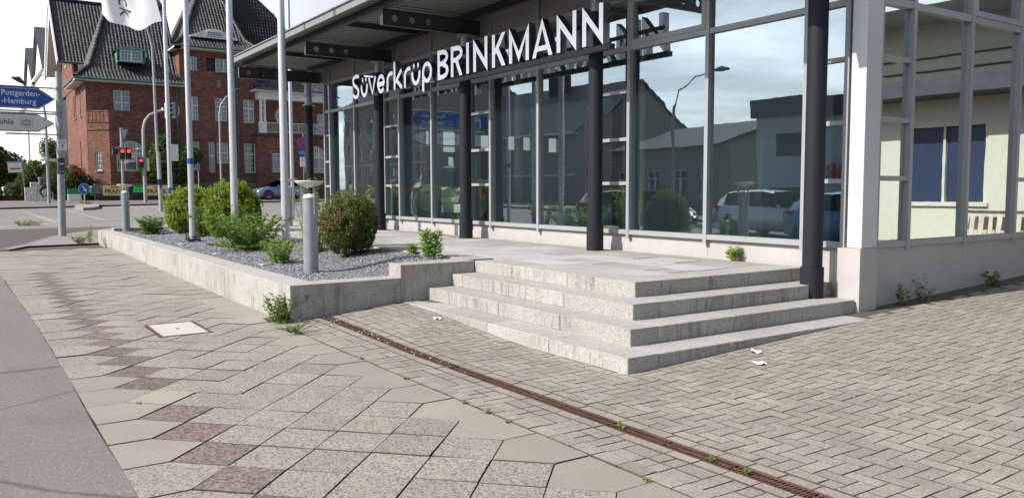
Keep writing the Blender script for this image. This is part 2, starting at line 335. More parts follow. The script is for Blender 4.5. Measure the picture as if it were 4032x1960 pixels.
def text(name, txt, size, center, uax, vax, mat, parent=None, depth=.004, sx=1., bold=0., rot=0.):
    """lettering centred at a world point, running along uax with vax up"""
    me = text_mesh(txt, size, depth, bold=bold); u = Vector(uax).normalized(); v = Vector(vax).normalized(); n = u.cross(v)
    m = Matrix((( u.x, v.x, n.x, center[0]), (u.y, v.y, n.y, center[1]), (u.z, v.z, n.z, center[2]), (0, 0, 0, 1))) @ Matrix.Rotation(rot, 4, 'Z') @ Matrix.Diagonal((sx, 1, 1, 1))
    me.transform(m); me.materials.clear(); me.materials.append(mat); return link(name, me, parent)
def smooth01(t): t = min(1., max(0., t)); return t * t * (3 - 2 * t)
def gz(x, y):
    if x > -12: b = 0.
    elif x > -24: b = (-12 - x) * .009
    elif x > -60: b = .108 + (-24 - x) * .0184
    else: b = .77
    if x > -26: b += .012 * min(1, max(0, (y - 1) / 2))
    if x > -9.2: b += .04 * min(12, max(0., y - 4.3)) + .13 * smooth01((-5.9 - x) / 3.) * min(1, max(0, (y - 2.9) / 1.4))
    return b
# ================================================================ GROUND
def sheet(name, xs, ys, zf, mat, **k):
    """grid sheet; ys may be a function x -> (y0, y1) with ny rows"""
    if callable(ys):
        n = 10; P = [[(x, ys(x)[0] + (ys(x)[1] - ys(x)[0]) * j / (n - 1)) for j in range(n)] for x in xs]
    else: P = [[(x, y) for y in ys] for x in xs]
    nx, ny = len(P), len(P[0]); v = [(x, y, zf(x, y)) for r in P for x, y in r]
    f = [(i*ny+j, (i+1)*ny+j, (i+1)*ny+j+1, i*ny+j+1) for i in range(nx-1) for j in range(ny-1)]
    return link(name, np_mesh(name, v, f, mat, smooth=True), **k)
gxs = sorted(set([-1500, -600, -300, -200, -150] + list(range(-120, -28, 4)) + list(np.arange(-28, 0.1, .7)) + [2, 4, 8, 15, 30, 60, 150, 500, 1500]))
gys = sorted(set([-1500, -500, -200, -100, -60] + list(range(-40, -3, 3)) + list(np.arange(-2, 12.1, .35)) + list(range(14, 60, 4)) + [80, 150, 500, 1500]))
sheet('ground', gxs, gys, lambda x, y: gz(x, y) - .055 - (.12 if x < -34 or y < -2 else 0), M_sand, kind='structure')
def lin(tab, x):
    for (a, b), (c, d) in zip(tab, tab[1:]):
        if a <= x <= c: return b + (d - b) * (x - a) / (c - a)
    return tab[0][1] if x < tab[0][0] else tab[-1][1]
EDGE = [(-60, .3), (-23.2, .45), (-16.8, .53), (-15.6, .57), (-14.3, .59), (-13.6, .61), (-11.1, .655), (-8.8, .672), (-4.2, .672), (6, .672)]
sheet('bike_path', list(np.arange(-23.2, 6.1, .6)), lambda x: (-1.6, lin(EDGE, x) + .004 * math.sin(x * 9) + .004 * math.sin(x * 23)), lambda x, y: gz(x, y) - .003, M_asph, kind='structure')
# road: everything on the street side of the pavement corner
CORN = [(-2.0, -21.6), (-.2, -22.3), (.78, -23.2), (1.4, -24.6), (2.2, -27.2), (3.0, -28.7), (3.6, -29.63), (4.6, -31.0), (5.2, -31.8), (7.5, -33.4), (9.3, -34.2), (12, -35.2), (20, -36.5), (60, -42)]
FAR = [(-40, -60), (-20, -49.2), (-5, -49.0), (1.7, -49.6), (5, -51.), (11, -53.4), (16, -55.2), (22, -56), (60, -60)]
mb = []
ysr = [-2, -1.1, -.2, .3, .78, 1.1, 1.4, 1.8, 2.2, 2.6, 3.0, 3.6, 4.6, 5.2, 6.3, 7.5, 9.3, 12, 15, 20, 30, 60]
V = []; nx = 14
for y in ysr:
    a, b = lin(FAR, y) + .0, lin(CORN, y)
    for i in range(nx): x = a + (b - a) * i / (nx - 1); V.append((x, y, gz(x, y) - .06))
F = [(j*nx+i, j*nx+i+1, (j+1)*nx+i+1, (j+1)*nx+i) for j in range(len(ysr)-1) for i in range(nx-1)]
link('road', np_mesh('road', V, F, M_road, smooth=True), kind='structure')
sheet('main_street', [-150, -100, -60, -50, -40, -30, -24, -18, -12, -6, 0, 8, 30, 80], [-10.5, -8, -5, -3, -2.0], lambda x, y: gz(x, -2) - .07, M_road, kind='structure')
sheet('street_kerb', list(range(-23, 9, 2)), lambda x: (-2.0, -1.6), lambda x, y: gz(x, y) - .0, M_granite, kind='structure')
sheet('opposite_pavement', [-150, -80, -50, -35, -22, -12, -4, 8, 30], [-14.1, -12, -10.5], lambda x, y: gz(x, -2) + .03, M_smooth, kind='structure')
# pavement corner (concrete, beyond the slabs) and far pavement
def strip(name, tabA, tabB, ys, dz, mat, nx=8, **k):
    V = []
    for y in ys:
        a, b = tabA(y), tabB(y)
        for i in range(nx): x = a + (b - a) * i / (nx - 1); V.append((x, y, gz(x, y) + dz))
    return link(name, np_mesh(name, V, [(j*nx+i, j*nx+i+1, (j+1)*nx+i+1, (j+1)*nx+i) for j in range(len(ys)-1) for i in range(nx-1)], mat, smooth=True), kind='structure', **k)
strip('corner_pavement', lambda y: lin(CORN, y) + .15, lambda y: -24.12 if y > 3 else -23.9 if y > .9 else -22.9, [.9, 1.4, 1.8, 2.2, 3.0, 3.04, 3.6, 4.6, 5.2, 6.3, 7.5, 8.3], -.006, M_block)
strip('corner_kerb', lambda y: lin(CORN, y), lambda y: lin(CORN, y) + .14, [-2, -1.1, -.2, .3, .78, 1.1, 1.4, 1.8, 2.2, 3.0, 3.6, 4.6, 5.2, 6.3, 7.5, 9.3, 12, 20, 30], .0, M_smooth, 3)
strip('side_pavement', lambda y: lin(CORN, y) + .15, lambda y: -21.4, [8.3, 9.3, 12, 20, 30], -.004, M_smooth)
strip('far_pavement', lambda y: -64., lambda y: lin(FAR, y), [-40, -20, -5, 1.7, 5, 8, 11, 16, 22, 40, 60], .02, M_asph)
strip('side_street', lambda y: -140., lambda y: -64., [-6, 0, 3.0], -.0, M_road)
def ground_poly(name, pts, dz, mat, **k):
    c = np.mean(np.array(pts), axis=0); v = [(x, y, gz(x, y) + dz) for x, y in pts]
    return link(name, np_mesh(name, v + [(c[0], c[1], gz(*c) + dz)], [(i, (i + 1) % len(pts), len(pts)) for i in range(len(pts))], mat), kind='structure', **k)
# painted crossing blocks and lines
def dashes(a, b, n, w, duty=.7, slant=0.):
    a = np.array(a); b = np.array(b); d = (b - a) / n; p = np.array([-d[1], d[0]]); p = p / np.linalg.norm(p) * w / 2
    for i in range(n):
        q = a + d * i; e = q + d * duty
        ground_poly('road_marking', [tuple(q - p), tuple(e - p), tuple(e + p), tuple(q + p)], -.054, M_mark)
dashes((-46.0, 2.66), (-35.0, 3.08), 12, .28, .62); dashes((-47, 4.6), (-36.4, 4.84), 12, .26, .62); dashes((-54, 2.6), (-51.3, 3.05), 1, .16, 1.)
dashes((-44.2, 1.1), (-44.8, 4.2), 1, .12, 1.); dashes((-36.6, 4.9), (-39, 7.2), 1, .14, 1.); dashes((-39, 7.2), (-46, 13.5), 1, .14, 1.)
dashes((-49.8, 6.6), (-49.4, 10.5), 1, .8, 1.); dashes((-33.6, 1.15), (-35.2, 2.9), 4, .5, .6)
# traffic island
isl = MB(); pts = [(-46.7, 5.25), (-47.6, 4.95), (-51.6, 5.45), (-52.7, 5.7), (-52.6, 6.5), (-51.4, 6.6), (-48.2, 6.15), (-47.0, 5.7)]
isl.add([(x, y, gz(x, y) - .08) for x, y in pts] + [(x, y, gz(x, y) + .08) for x, y in pts], [(i, (i+1) % 8, 8+(i+1) % 8, 8+i) for i in range(8)] + [tuple(range(8, 16))])
obj('traffic_island', isl, M_smooth, kind='structure')

# ================================================================ SLAB PAVEMENT
side = thing('slab_pavement', (-9, 1.8, 0), None, None, kind='structure')
PX, HY, X0, Y0 = .5125, .2478, -7.590, .922     # pitch of the diamonds, half diagonal, tip phase
def slab(poly, mat, stuff=None, h=.045, g=.0032, name='paving_slab', dz=None):
    c = np.mean(np.array(poly), axis=0); q = []; g = random.uniform(.0017, .0033); ja = random.gauss(0, .006); jx_, jy_ = random.gauss(0, .0014), random.gauss(0, .0014)
    poly = [(c[0] + (p[0]-c[0]) * math.cos(ja) - (p[1]-c[1]) * math.sin(ja) + jx_, c[1] + (p[0]-c[0]) * math.sin(ja) + (p[1]-c[1]) * math.cos(ja) + jy_) for p in poly]
    k = len(poly)
    for i in range(k):      # inset by the joint
        p0, p1, p2 = (np.array(poly[(i + j) % k]) for j in (-1, 0, 1)); d1 = (p1 - p0) / np.linalg.norm(p1 - p0); d2 = (p2 - p1) / np.linalg.norm(p2 - p1)
        n1 = np.array([-d1[1], d1[0]]); n2 = np.array([-d2[1], d2[0]]); b = n1 + n2; q.append(p1 + b * g / max(.35, 1 + n1 @ n2))
    z = random.gauss(0, .0020) if dz is None else dz; tx, ty = random.gauss(0, .006), random.gauss(0, .006)
    Z = lambda p: gz(p[0], p[1]) + z + tx * (p[0] - c[0]) + ty * (p[1] - c[1])
    q2 = [p + (c - p) / np.linalg.norm(c - p) * .004 for p in q]
    vs = [(p[0], p[1], Z(p) - h) for p in q] + [(p[0], p[1], Z(p) - .003) for p in q] + [(p[0], p[1], Z(p)) for p in q2]
    fs = [(i, (i+1) % k, k+(i+1) % k, k+i) for i in range(k)] + [(k+i, k+(i+1) % k, 2*k+(i+1) % k, 2*k+i) for i in range(k)] + [tuple(range(2*k, 3*k))]
    mi = [1] * (2*k) + [0]
    m = stuff if stuff is not None else MB(); m.add(vs, fs); m.mi[-len(fs):] = mi
    return None if stuff is not None else obj(name, m, [mat, M_sand], side)
def clip(poly, ax, lim, keep_less):
    out = []; k = len(poly)
    for i in range(k):
        p, q = poly[i], poly[(i+1) % k]; a, b = (p[ax] - lim) * (1 if keep_less else -1), (q[ax] - lim) * (1 if keep_less else -1)
        if a <= 0: out.append(p)
        if (a < 0 < b) or (b < 0 < a): t = a / (a - b); out.append((p[0] + (q[0]-p[0])*t, p[1] + (q[1]-p[1])*t))
    return out
def cut_rect(poly, x0, x1, y0, y1):
    mid = clip(clip(poly, 0, x0, False), 0, x1, True) if poly else []
    res = [clip(poly, 0, x0, True), clip(poly, 0, x1, False)] + ([clip(mid, 1, y0, True), clip(mid, 1, y1, False)] if len(mid) > 2 else [])
    ok = []
    for r in res:
        r = [p for i, p in enumerate(r) if abs(p[0] - r[i-1][0]) + abs(p[1] - r[i-1][1]) > .012]
        if len(r) > 2 and abs(sum(r[i-1][0]*r[i][1] - r[i][0]*r[i-1][1] for i in range(len(r)))) > .004: ok.append(r)
    return ok
far_agg, far_dark, far_smooth = MB(), MB(), MB()
man = [(-9.78, 1.66), (-8.87, 1.66), (-8.87, 2.18), (-9.78, 2.18)]
def hits_man(poly):
    c = np.mean(np.array(poly), axis=0); return -9.74 < c[0] < -8.91 and 1.68 < c[1] < 2.16
nslab = 0
for j in range(-28, 16):
    xt = X0 + PX * j
    if xt > -1.6 or xt < -22.6: continue
    near = xt > -15.5
    e0, e1 = lin(EDGE, xt - PX / 2) , lin(EDGE, xt + PX / 2)
    # border slab with its point towards the field
    mat, st = (M_smooth, far_smooth) if (-7.2 < xt < -4.9 or xt < -17.5) else (M_agg, far_agg)
    slab([(xt - PX/2, e0), (xt + PX/2, e1), (xt + PX/2, Y0), (xt, Y0 + HY), (xt - PX/2, Y0)], mat, None if near else st)
    rows = [(xt + PX/2, Y0 + HY)] if True else []
    for r in range(1, 7):
        cx = xt + (PX/2 if r % 2 == 1 else 0); cy = Y0 + HY * r
        poly = [(cx, cy - HY), (cx + PX/2, cy), (cx, cy + HY), (cx - PX/2, cy)]
        parts = [poly]
        if -10.1 < cx < -8.55 and 1.35 < cy < 2.5: parts = cut_rect(poly, -9.785, -8.865, 1.655, 2.185)
        if r == 1: mt, sf = (M_agg_dark, far_dark) if xt > -17.2 else (M_smooth, far_smooth)
        elif random.random() < .035 or (r == 2 and abs(cx + 9.9) < .3): mt, sf = M_smooth, far_smooth
        elif abs(cx + 6.3) < .2 and r == 2 and False: mt, sf = M_beige, far_smooth
        else: mt, sf = (M_agg, far_agg) if xt > -19 else (M_smooth, far_smooth)
        if r == 1 and abs(cx - (-6.31)) < .2: mt = M_beige
        for poly in parts: slab(poly, mt, None if near else sf)
    # border slabs on the building side
    top = 3.035 if xt < -8.75 else 2.905
    xr = xt; y7 = Y0 + HY * 7
    slab([(xr, y7), (xr + PX/2, y7 - HY), (xr + PX, y7), (xr + PX, top), (xr, top)], M_smooth if xt > -11 else M_agg, None if near else far_agg)
for m_, mt, nm in ((far_agg, M_agg, 'paving_slab'), (far_dark, M_agg_dark, 'paving_slab'), (far_smooth, M_smooth, 'paving_slab')):
    obj(nm, m_, [mt, M_sand], side, kind='stuff')
# inspection cover
mh = thing('inspection_cover', (-9.325, 1.92, .01), 'pale concrete inspection cover in a rusty steel frame set among the diamond slabs', 'manhole cover')
f = MB(); zc = gz(-9.3, 1.9)
for a in ((-9.78, -8.87, 1.66, 1.69), (-9.78, -8.87, 2.15, 2.18), (-9.78, -9.745, 1.69, 2.15), (-8.905, -8.87, 1.69, 2.15)): f.box(a[0], a[1], a[2], a[3], zc - .05, zc + .004)
obj('frame', f, M_rust, mh)
f = MB(); f.box(-9.742, -8.908, 1.693, 2.147, zc - .05, zc + .002); M_cover = speckle('pale_cover_concrete', ((.40, .38, .345), (.46, .44, .40), (.52, .50, .46)), 200, .85, .12, .001, .02, .06)
obj('lid', f, M_cover, mh)
f = MB(); f.box(-9.36, -9.29, 1.905, 1.935, zc + .002, zc + .0035); obj('key_hole', f, M_frame_dk, mh)

# ================================================================ BLOCK PAVING
M_jsand = plain('dark_joint_sand', (.088, .071, .054), .95, 0, .35, 9)
blk = thing('block_paving', (-4, 5, 0), None, None, kind='structure')
def block_mesh(name, L, W, h=.06, c=.0014):
    v = []; a, b = L / 2 - .0036, W / 2 - .0036
    for z, i in ((-h, 0), (-c, 0), (0, c)): v += [(-a + i, -b + i, z), (a - i, -b + i, z), (a - i, b - i, z), (-a + i, b - i, z)]
    f = [(k, (k+1) % 4, 4+(k+1) % 4, 4+k) for k in range(4)] + [(4+k, 4+(k+1) % 4, 8+(k+1) % 4, 8+k) for k in range(4)] + [(8, 9, 10, 11)]
    return np.array(v), f
U = .1035
shared = {}
def put_blocks(lst, parent, limit, name='paving_block'):
    """lst of (x, y, L, W, rot90); nearest to the viewer become parts, the rest one stuff part"""
    lst.sort(key=lambda b: b[0]**2 + b[1]**2)
    V, Fq, n = [], [], 0
    for i, (x, y, L, W, dz) in enumerate(lst):
        key = (round(L, 3), round(W, 3)); z = gz(x, y) + dz + max(-.0016, min(.0018, random.gauss(0, .0011)))
        sx, sy = (gz(x + .1, y) - gz(x - .1, y)) / .2 + random.gauss(0, .003), (gz(x, y + .1) - gz(x, y - .1)) / .2 + random.gauss(0, .003)
        if key not in shared:
            v, f = block_mesh(name, *key); shared[key] = (v, f, np_mesh(name, v, f, [M_block, M_jsand], [1]*4 + [1, 1, 1, 1] + [0]))
        v, f, me = shared[key]
        if i < limit:
            o = bpy.data.objects.new(name, me); COL.objects.link(o); o.parent = parent; o.location = Vector((x, y, z)) - parent.location; o.rotation_euler = (sy, -sx, 0)
        else:
            w = v.copy(); w[:, 2] += z + sx * v[:, 0] + sy * v[:, 1]; w[:, 0] += x; w[:, 1] += y; V.append(w); Fq.append(np.array(f) + n); n += len(w)
    if V: link(name, np_mesh(name, np.vstack(V), np.vstack(Fq), [M_block, M_jsand], ([1]*8 + [0]) * len(V)), parent, kind='stuff')
blocks = []
def inside(x, y):      # clear of steps, walls and the building
    if x < -8.90 and y < 5.5: return False
    k3 = 4.427; xr = -4.842
    if -8.9 < x < xr - .09 and y > k3 + .12: return False
    if x < -5.33 and y > 7.9: return False
    return True
for i in range(0, 130):
    for j in range(0, 150):
        m = (i - j) % 4; x = -8.90 + (i + 0) * U; y = 3.585 + j * U
        if m == 0: b = (x + U, y + U/2, 2*U, U)
        elif m == 3: b = (x + U/2, y + U, U, 2*U)
        else: continue
        cx, cy = b[0], b[1]
        if cx < -8.93 or cx > 3.5 or cx > -.43 * cy + 5.5: continue
        if b[1] - b[3]/2 < 3.58: continue
        if not inside(cx, cy): continue
        blocks.append((cx, cy, b[2], b[3], 0.))
for i in range(0, 105):      # half blocks closing the zigzag along the channel
    x = -8.90 + i * U
    if x > -8.9 and x < 1 and (i - 0) % 4 == 2: blocks.append((x + U/2, 3.585 + U/2, U, U, 0.))
put_blocks(blocks, blk, 300)
sheet('joint_filling', list(np.arange(-8.9, .61, .25)), list(np.arange(2.93, 3.36, .1)) + [3.36], lambda x, y: gz(x, y) - .0045, M_jsand, kind='structure')
sheet('joint_filling', list(np.arange(-8.95, 3.7, .25)), list(np.arange(3.483, 15.2, .25)), lambda x, y: gz(x, y) - .0045, M_jsand, kind='structure')
# band between kerb stones and channel
bnd = []; x = -8.86
while x < .6:
    bnd.append((x + U, 2.968, 2*U, .118, .004)); bnd.append((x + U, 3.318, 2*U, .085, 0)); bnd.append((x + U, 3.53, 2*U, .092, 0)); x += 2 * U
x = -8.86; k = 0
while x < .6:
    y = 3.03
    for hrow in (0, 1):
        if k % 3 == 0 and x > -6.5: bnd.append((x + U/2, 3.083 + .123 * hrow, U, .118, 0)); bnd.append((x + U * 1.5, 3.083 + .123 * hrow, U, .118, 0))
        elif k % 2 == 0: bnd.append((x + U, 3.083 + .123 * hrow, 2*U, .118, 0))
        elif hrow == 0: bnd.append((x + U/2, 3.145, U, .245, 0)); bnd.append((x + U * 1.5, 3.145, U, .245, 0))
    x += 2 * U; k += 1
put_blocks([b for b in bnd if b[0] > -8.86], thing('block_band', (-5, 3.2, 0), None, None, kind='structure'), 300)
# drainage channel
dr = thing('drain_channel', (-5, 3.42, 0), 'long narrow drainage channel with a rusty slotted grate crossing the paving', 'drain')
b = MB(); 
for i in range(20):
    xa = -8.9 + i * .5; xb = xa + .5
    for yy0, yy1, zt, zb in ((3.363, 3.369, 0, -.05), (3.476, 3.482, 0, -.05), (3.369, 3.476, -.045, -.05)):
        z0, z1 = gz(xa, 3.42), gz(xb, 3.42)
        b.add([(xa, yy0, z0+zb), (xb, yy0, z1+zb), (xb, yy1, z1+zb), (xa, yy1, z0+zb), (xa, yy0, z0+zt), (xb, yy0, z1+zt), (xb, yy1, z1+zt), (xa, yy1, z0+zt)], [(3,2,1,0),(4,5,6,7),(0,1,5,4),(1,2,6,5),(2,3,7,6),(3,0,4,7)])
obj('channel', b, M_rust, dr)
g = MB(); g.box(0, .498, -.053, -.048, -.02, 0); g.box(0, .498, .048, .053, -.02, 0); g.box(0, .498, -.004, .004, -.02, -.001); g.box(0, .004, -.048, .048, -.02, 0); g.box(.494, .498, -.048, .048, -.02, 0)
for i in range(1, 20):
    xx = i * .0249
    g.add([(xx-.0055, -.048, -.02), (xx+.0055, -.048, -.02), (xx+.0135, -.004, -.02), (xx+.0025, -.004, -.02), (xx-.0055, -.048, -.0015), (xx+.0055, -.048, -.0015), (xx+.0135, -.004, -.0015), (xx+.0025, -.004, -.0015)], [(4,5,6,7),(0,1,5,4),(1,2,6,5),(2,3,7,6),(3,0,4,7)])
    g.add([(xx-.0055, .004, -.02), (xx+.0055, .004, -.02), (xx+.0135, .048, -.02), (xx+.0025, .048, -.02), (xx-.0055, .004, -.0015), (xx+.0055, .004, -.0015), (xx+.0135, .048, -.0015), (xx+.0025, .048, -.0015)], [(4,5,6,7),(0,1,5,4),(1,2,6,5),(2,3,7,6),(3,0,4,7)])
gm = mesh_of('grate', g, M_rust)
for i in range(20):
    o = bpy.data.objects.new('grate', gm); COL.objects.link(o); o.parent = dr; xa = -8.9 + i * .5; z = gz(xa, 3.42); z2 = gz(xa + .5, 3.42)
    o.location = Vector((xa, 3.4225, z - .002 + (.006 if i == 5 else 0))) - dr.location; o.rotation_euler.y = -math.atan2(z2 - z, .5)

# ================================================================ PLANTER, STEPS, TERRACE
pl = thing('granite_planter', (-16, 3.2, 0), 'long low planter wall of pale grey granite blocks around the gravel bed', 'planter wall')
XL, XR, YP, ZP = -24.1, -8.904, 3.04, .44
cuts = [XL, -23.45, -20.3, -17.15, -14.03, -11.69, XR]
for a, c in zip(cuts, cuts[1:]):
    b = MB()
    if c == XR:   # mitred corner block
        b.prism([(a + .0045, YP), (c, YP), (c - .33, YP + .33), (a + .0045, YP + .33)], lambda u, v, n: (u, v, n), -.1, ZP)
    else: b.box(a + .0035, c - .0035, YP, YP + .33, -.1, ZP)
    obj('wall_block', b, M_granite_wall, pl, bevel=.006)
b = MB(); b.prism([(XR, YP + .003), (XR, 4.412), (XR - .33, 4.412), (XR - .33, YP + .333)], lambda u, v, n: (u, v, n), -.1, ZP); obj('wall_block', b, M_granite, pl, bevel=.006)
for ya, yb in ((4.415, 5.157), (5.160, 5.475)):
    b = MB(); b.box(XR - .33, XR, ya, yb, -.1, .6); obj('wall_block', b, M_granite, pl, bevel=.006)
b = MB(); b.box(XL, XL + .33, YP + .333, 5.5, -.1, .5); obj('wall_block', b, M_granite_wall, pl, bevel=.006)
st = thing('granite_steps', (-6.9, 5, 0), 'four wide pale granite steps wrapping the corner of the terrace', 'steps')
XS, YS, TR = -5.892, 5.477, .350
jx = [[-8.055, -6.976], [-8.63, -7.606, -6.584], [-8.352, -7.282, -6.197], [-8.03, -6.969, -5.909]]
jy = [[5.838, 7.1], [5.465, 6.505], [5.11, 6.119, 7.176], [4.782, 5.816, 6.87]]
yend = [8.19, 8.19, 8.08, 8.32]
for k in range(4):
    z1 = .6 - .15 * k; z0 = z1 - .15 if k < 3 else -.1; xe = XS + k * TR; yf = YS - k * TR; D = TR + .03 if k else .42
    xl = XR + .002
    c = [xl] + jx[k] + [xe]
    for a, d in zip(c, c[1:]):
        b = MB()
        if d == xe: b.prism([(a + .003, yf), (d, yf), (d, jy[k][0] - .003), (d - D, jy[k][0] - .003), (d - D, yf + D), (a + .003, yf + D)], lambda u, v, n: (u, v, n), z0, z1)
        else: b.box(a + .003, d - .003, yf, yf + D, z0, z1)
        obj('step_block', b, M_granite, st, bevel=.005)
    c = jy[k] + [yend[k]]
    for a, d in zip(c, c[1:]):
        b = MB(); b.box(xe - D, xe, a + .003, d - .003, z0, z1); obj('step_block', b, M_granite, st, bevel=.005)
# terrace: bed and slabs
b = MB(); b.box(-24.1, XS - .42, 5.5, 8.16, -.2, .545); b.box(XL + .33, XR - .33, 3.37, 5.5, -.2, .34); b.box(-9.2, -5.9, 5.9, 8.16, -.2, .545)
obj('terrace_bed', b, M_sand, kind='structure')
ter = thing('terrace', (-14, 7, .6), None, None, kind='structure')
def tslab(x0, x1, y0, y1, mat, nm='terrace_slab'):
    b = MB(); z = .6 + random.gauss(0, .0012); t = random.gauss(0, .0022); g = .0036
    b.add([(x0+g, y0+g, z-.05), (x1-g, y0+g, z-.05), (x1-g, y1-g, z-.05), (x0+g, y1-g, z-.05), (x0+g, y0+g, z-t), (x1-g, y0+g, z+t), (x1-g, y1-g, z+t), (x0+g, y1-g, z-t)], [(4,5,6,7),(0,1,5,4),(1,2,6,5),(2,3,7,6),(3,0,4,7)])
    obj(nm, b, mat, ter)
yr = [5.5, 5.9, 6.35, 6.8, 7.3, 7.78]; far_t = MB()
for r, (ya, yb) in enumerate(zip(yr, yr[1:])):
    x = -24.1 + (r % 2) * .4
    xa = -24.1
    while xa < XS - .43:
        w = random.choice((.6, .75, .9, 1.05)); xb = min(xa + w, XS - .42)
        if XS - .42 - xb < .25: xb = XS - .42
        y0 = ya
        if r == 0 and xb > XR - .0: y0 = 5.9; 
        if y0 < yb:
            if not (r == 0 and xa > XR): tslab(xa, xb if not (r == 0 and xb > XR) else XR + .0, y0 if not (r == 0 and xb > XR) else ya, yb, M_terr)
        xa = xb
x = -24.1
while x < XS - .43:
    xb = min(x + 1.5, XS - .42); tslab(x, xb, 7.78, 8.15, M_terr_b); x = xb
b = MB(); b.box(XR - .33, -8.904, 5.478, 5.498, .3, .6)
# paving at the foot of the corner column
b = MB(); b.box(-6.3, -5.4, 7.55, 8.16, .1, .262); obj('column_bed', b, M_terr_b, kind='structure')

# gravel bed
def gravel(name, n, xr, yr_, zf, size, label=None, par=None):
    o = np.array([(1,0,0),(-1,0,0),(0,1,0),(0,-1,0),(0,0,1),(0,0,-1)], float); F8 = np.array([(0,2,4),(2,1,4),(1,3,4),(3,0,4),(2,0,5),(1,2,5),(3,1,5),(0,3,5)])
    c = np.column_stack([rng.uniform(*xr, n), rng.uniform(*yr_, n), np.zeros(n)]); c[:, 2] = [zf(a, b_) for a, b_ in c[:, :2]]; c[:, 2] += rng.uniform(-.006, .008, n)
    s = size * rng.uniform(.5, 1.25, (n, 1, 1)) * np.concatenate([rng.uniform(.6, 1.3, (n, 6, 2)), rng.uniform(.35, .8, (n, 6, 1))], 2)
    v = o[None] * s; a = rng.uniform(0, 6.28, n); t = rng.uniform(-.6, .6, n)
    ca, sa, ct, stt = np.cos(a)[:, None], np.sin(a)[:, None], np.cos(t)[:, None], np.sin(t)[:, None]
    x, y, z = v[..., 0], v[..., 1], v[..., 2]; y, z = y * ct - z * stt, y * stt + z * ct; x, y = x * ca - y * sa, x * sa + y * ca
    v = np.stack([x, y, z], 2) + c[:, None]; f = (F8[None] + (np.arange(n) * 6)[:, None, None]).reshape(-1, 3)
    return link(name, np_mesh(name, v.reshape(-1, 3), f, M_gravel), par, kind='stuff')
ZG = lambda x, y: .405 + .165 * smooth01((y - 4.15) / 1.2)
b = sheet('gravel_base', list(np.arange(-23.77, -9.2, .5)) + [-9.235], [3.36, 3.7, 4.1, 4.5, 4.9, 5.3, 5.5], lambda x, y: ZG(x, y) - .004, plain('grey_grit', (.12, .12, .125), .95, 0, .3, 30), kind='structure')
gravel('gravel', 15000, (-13.5, -9.24), (3.37, 5.5), ZG, .0135); gravel('gravel', 16000, (-18, -13.5), (3.37, 5.5), ZG, .0145); gravel('gravel', 11000, (-23.75, -18), (3.37, 5.5), ZG, .018)
# ================================================================ SHOWROOM
sh = thing('showroom', (-13, 8.3, .6), 'glass fronted car showroom with grey aluminium frames and a steel canopy', 'showroom')
YF = 8.23; SZ, TZ0, TZ1 = .846, 3.53, 3.60
MX = [-20.95, -20.57, -18.97, -17.25, -16.5, -15.0, -13.48, -12.74, -11.24, -9.72, -8.98, -7.47, -5.96, -5.43]
KIND = 'LBBLBBLBBLBBL'
def pane(T, u0, u1, v0, v1, n, mat, name='window_pane', tilt=.0022, parent=None):
    b = MB(); a, c = random.gauss(0, tilt), random.gauss(0, tilt * .8)
    du, dv = (u1 - u0) / 2, (v1 - v0) / 2
    q = [(u0, v0, n - a*du - c*dv), (u1, v0, n + a*du - c*dv), (u1, v1, n + a*du + c*dv), (u0, v1, n - a*du + c*dv)]
    b.add([T(*p) for p in q] + [T(p[0], p[1], p[2] - .008) for p in q], [(0,1,2,3), (7,6,5,4), (0,4,5,1), (1,5,6,2), (2,6,7,3), (3,7,4,0)])
    return obj(name, b, mat, parent or sh)
TF = lambda u, v, n: (u, YF - n, v)            # front facade: n outwards (towards -y)
TR_ = lambda u, v, n: (-5.25 + n, u, v)        # right facade: n outwards (+x)
for x in MX:
    b = MB(); b.tbox(TF, x - .03, x + .03, SZ - .06, 4.74, -.015, .055, 0); b.tbox(TF, x - .024, x + .024, SZ, 4.7, -.17, -.0155, 1); obj('mullion', b, [M_frame, M_frame_dk], sh)
for (xa, xb), kd in zip(zip(MX, MX[1:]), KIND):
    a, c = xa + .0305, xb - .0305
    b = MB(); b.tbox(TF, a, c, SZ, SZ + .065, -.02, .048); obj('sill', b, M_frame, sh)
    b = MB(); b.tbox(TF, a, c, TZ0, TZ1, -.02, .045); obj('transom', b, M_frame, sh)
    b = MB(); b.tbox(TF, a, c, 4.27, 4.33, -.02, .045); obj('transom', b, M_frame, sh)
    b = MB(); b.tbox(TF, a, c, 4.331, 4.74, -.03, .012); obj('fascia_panel', b, M_panel_g, sh)
    if kd == 'L':
        zs = [SZ + .065, 1.6, 2.25, 2.95, TZ0]
        for z0, z1 in zip(zs, zs[1:]): pane(TF, a, c, z0 if z0 == zs[0] else z0 + .025, z1 if z1 == TZ0 else z1 - .025, -.005, M_glass)
        for z in zs[1:-1]: b = MB(); b.tbox(TF, a, c, z - .025, z + .025, -.02, .04); obj('crossbar', b, M_frame, sh)
    else: pane(TF, a, c, SZ + .065, TZ0, -.005, M_glass)
    if kd == 'B' and abs(xa + 8.98) < .01:      # tilting light
        for u0, u1, v0, v1 in ((a, c, TZ1, TZ1 + .07), (a, c, 4.20, 4.269), (a, a + .07, TZ1 + .071, 4.199), (c - .07, c, TZ1 + .071, 4.199)): b = MB(); b.tbox(TF, u0, u1, v0, v1, -.01, .06); obj('sash_rail', b, M_frame, sh)
        pane(TF, a + .07, c - .07, TZ1 + .07, 4.2, .01, M_glass)
    else: pane(TF, a, c, TZ1, 4.27, -.005, M_glass)
    pa = xa + .0; b = MB(); b.tbox(TF, xa + .002 if xa > -20.9 else xa, xb - .002, .02, SZ - .004, -.10, -.012); obj('plinth_panel', b, M_plinth, sh)
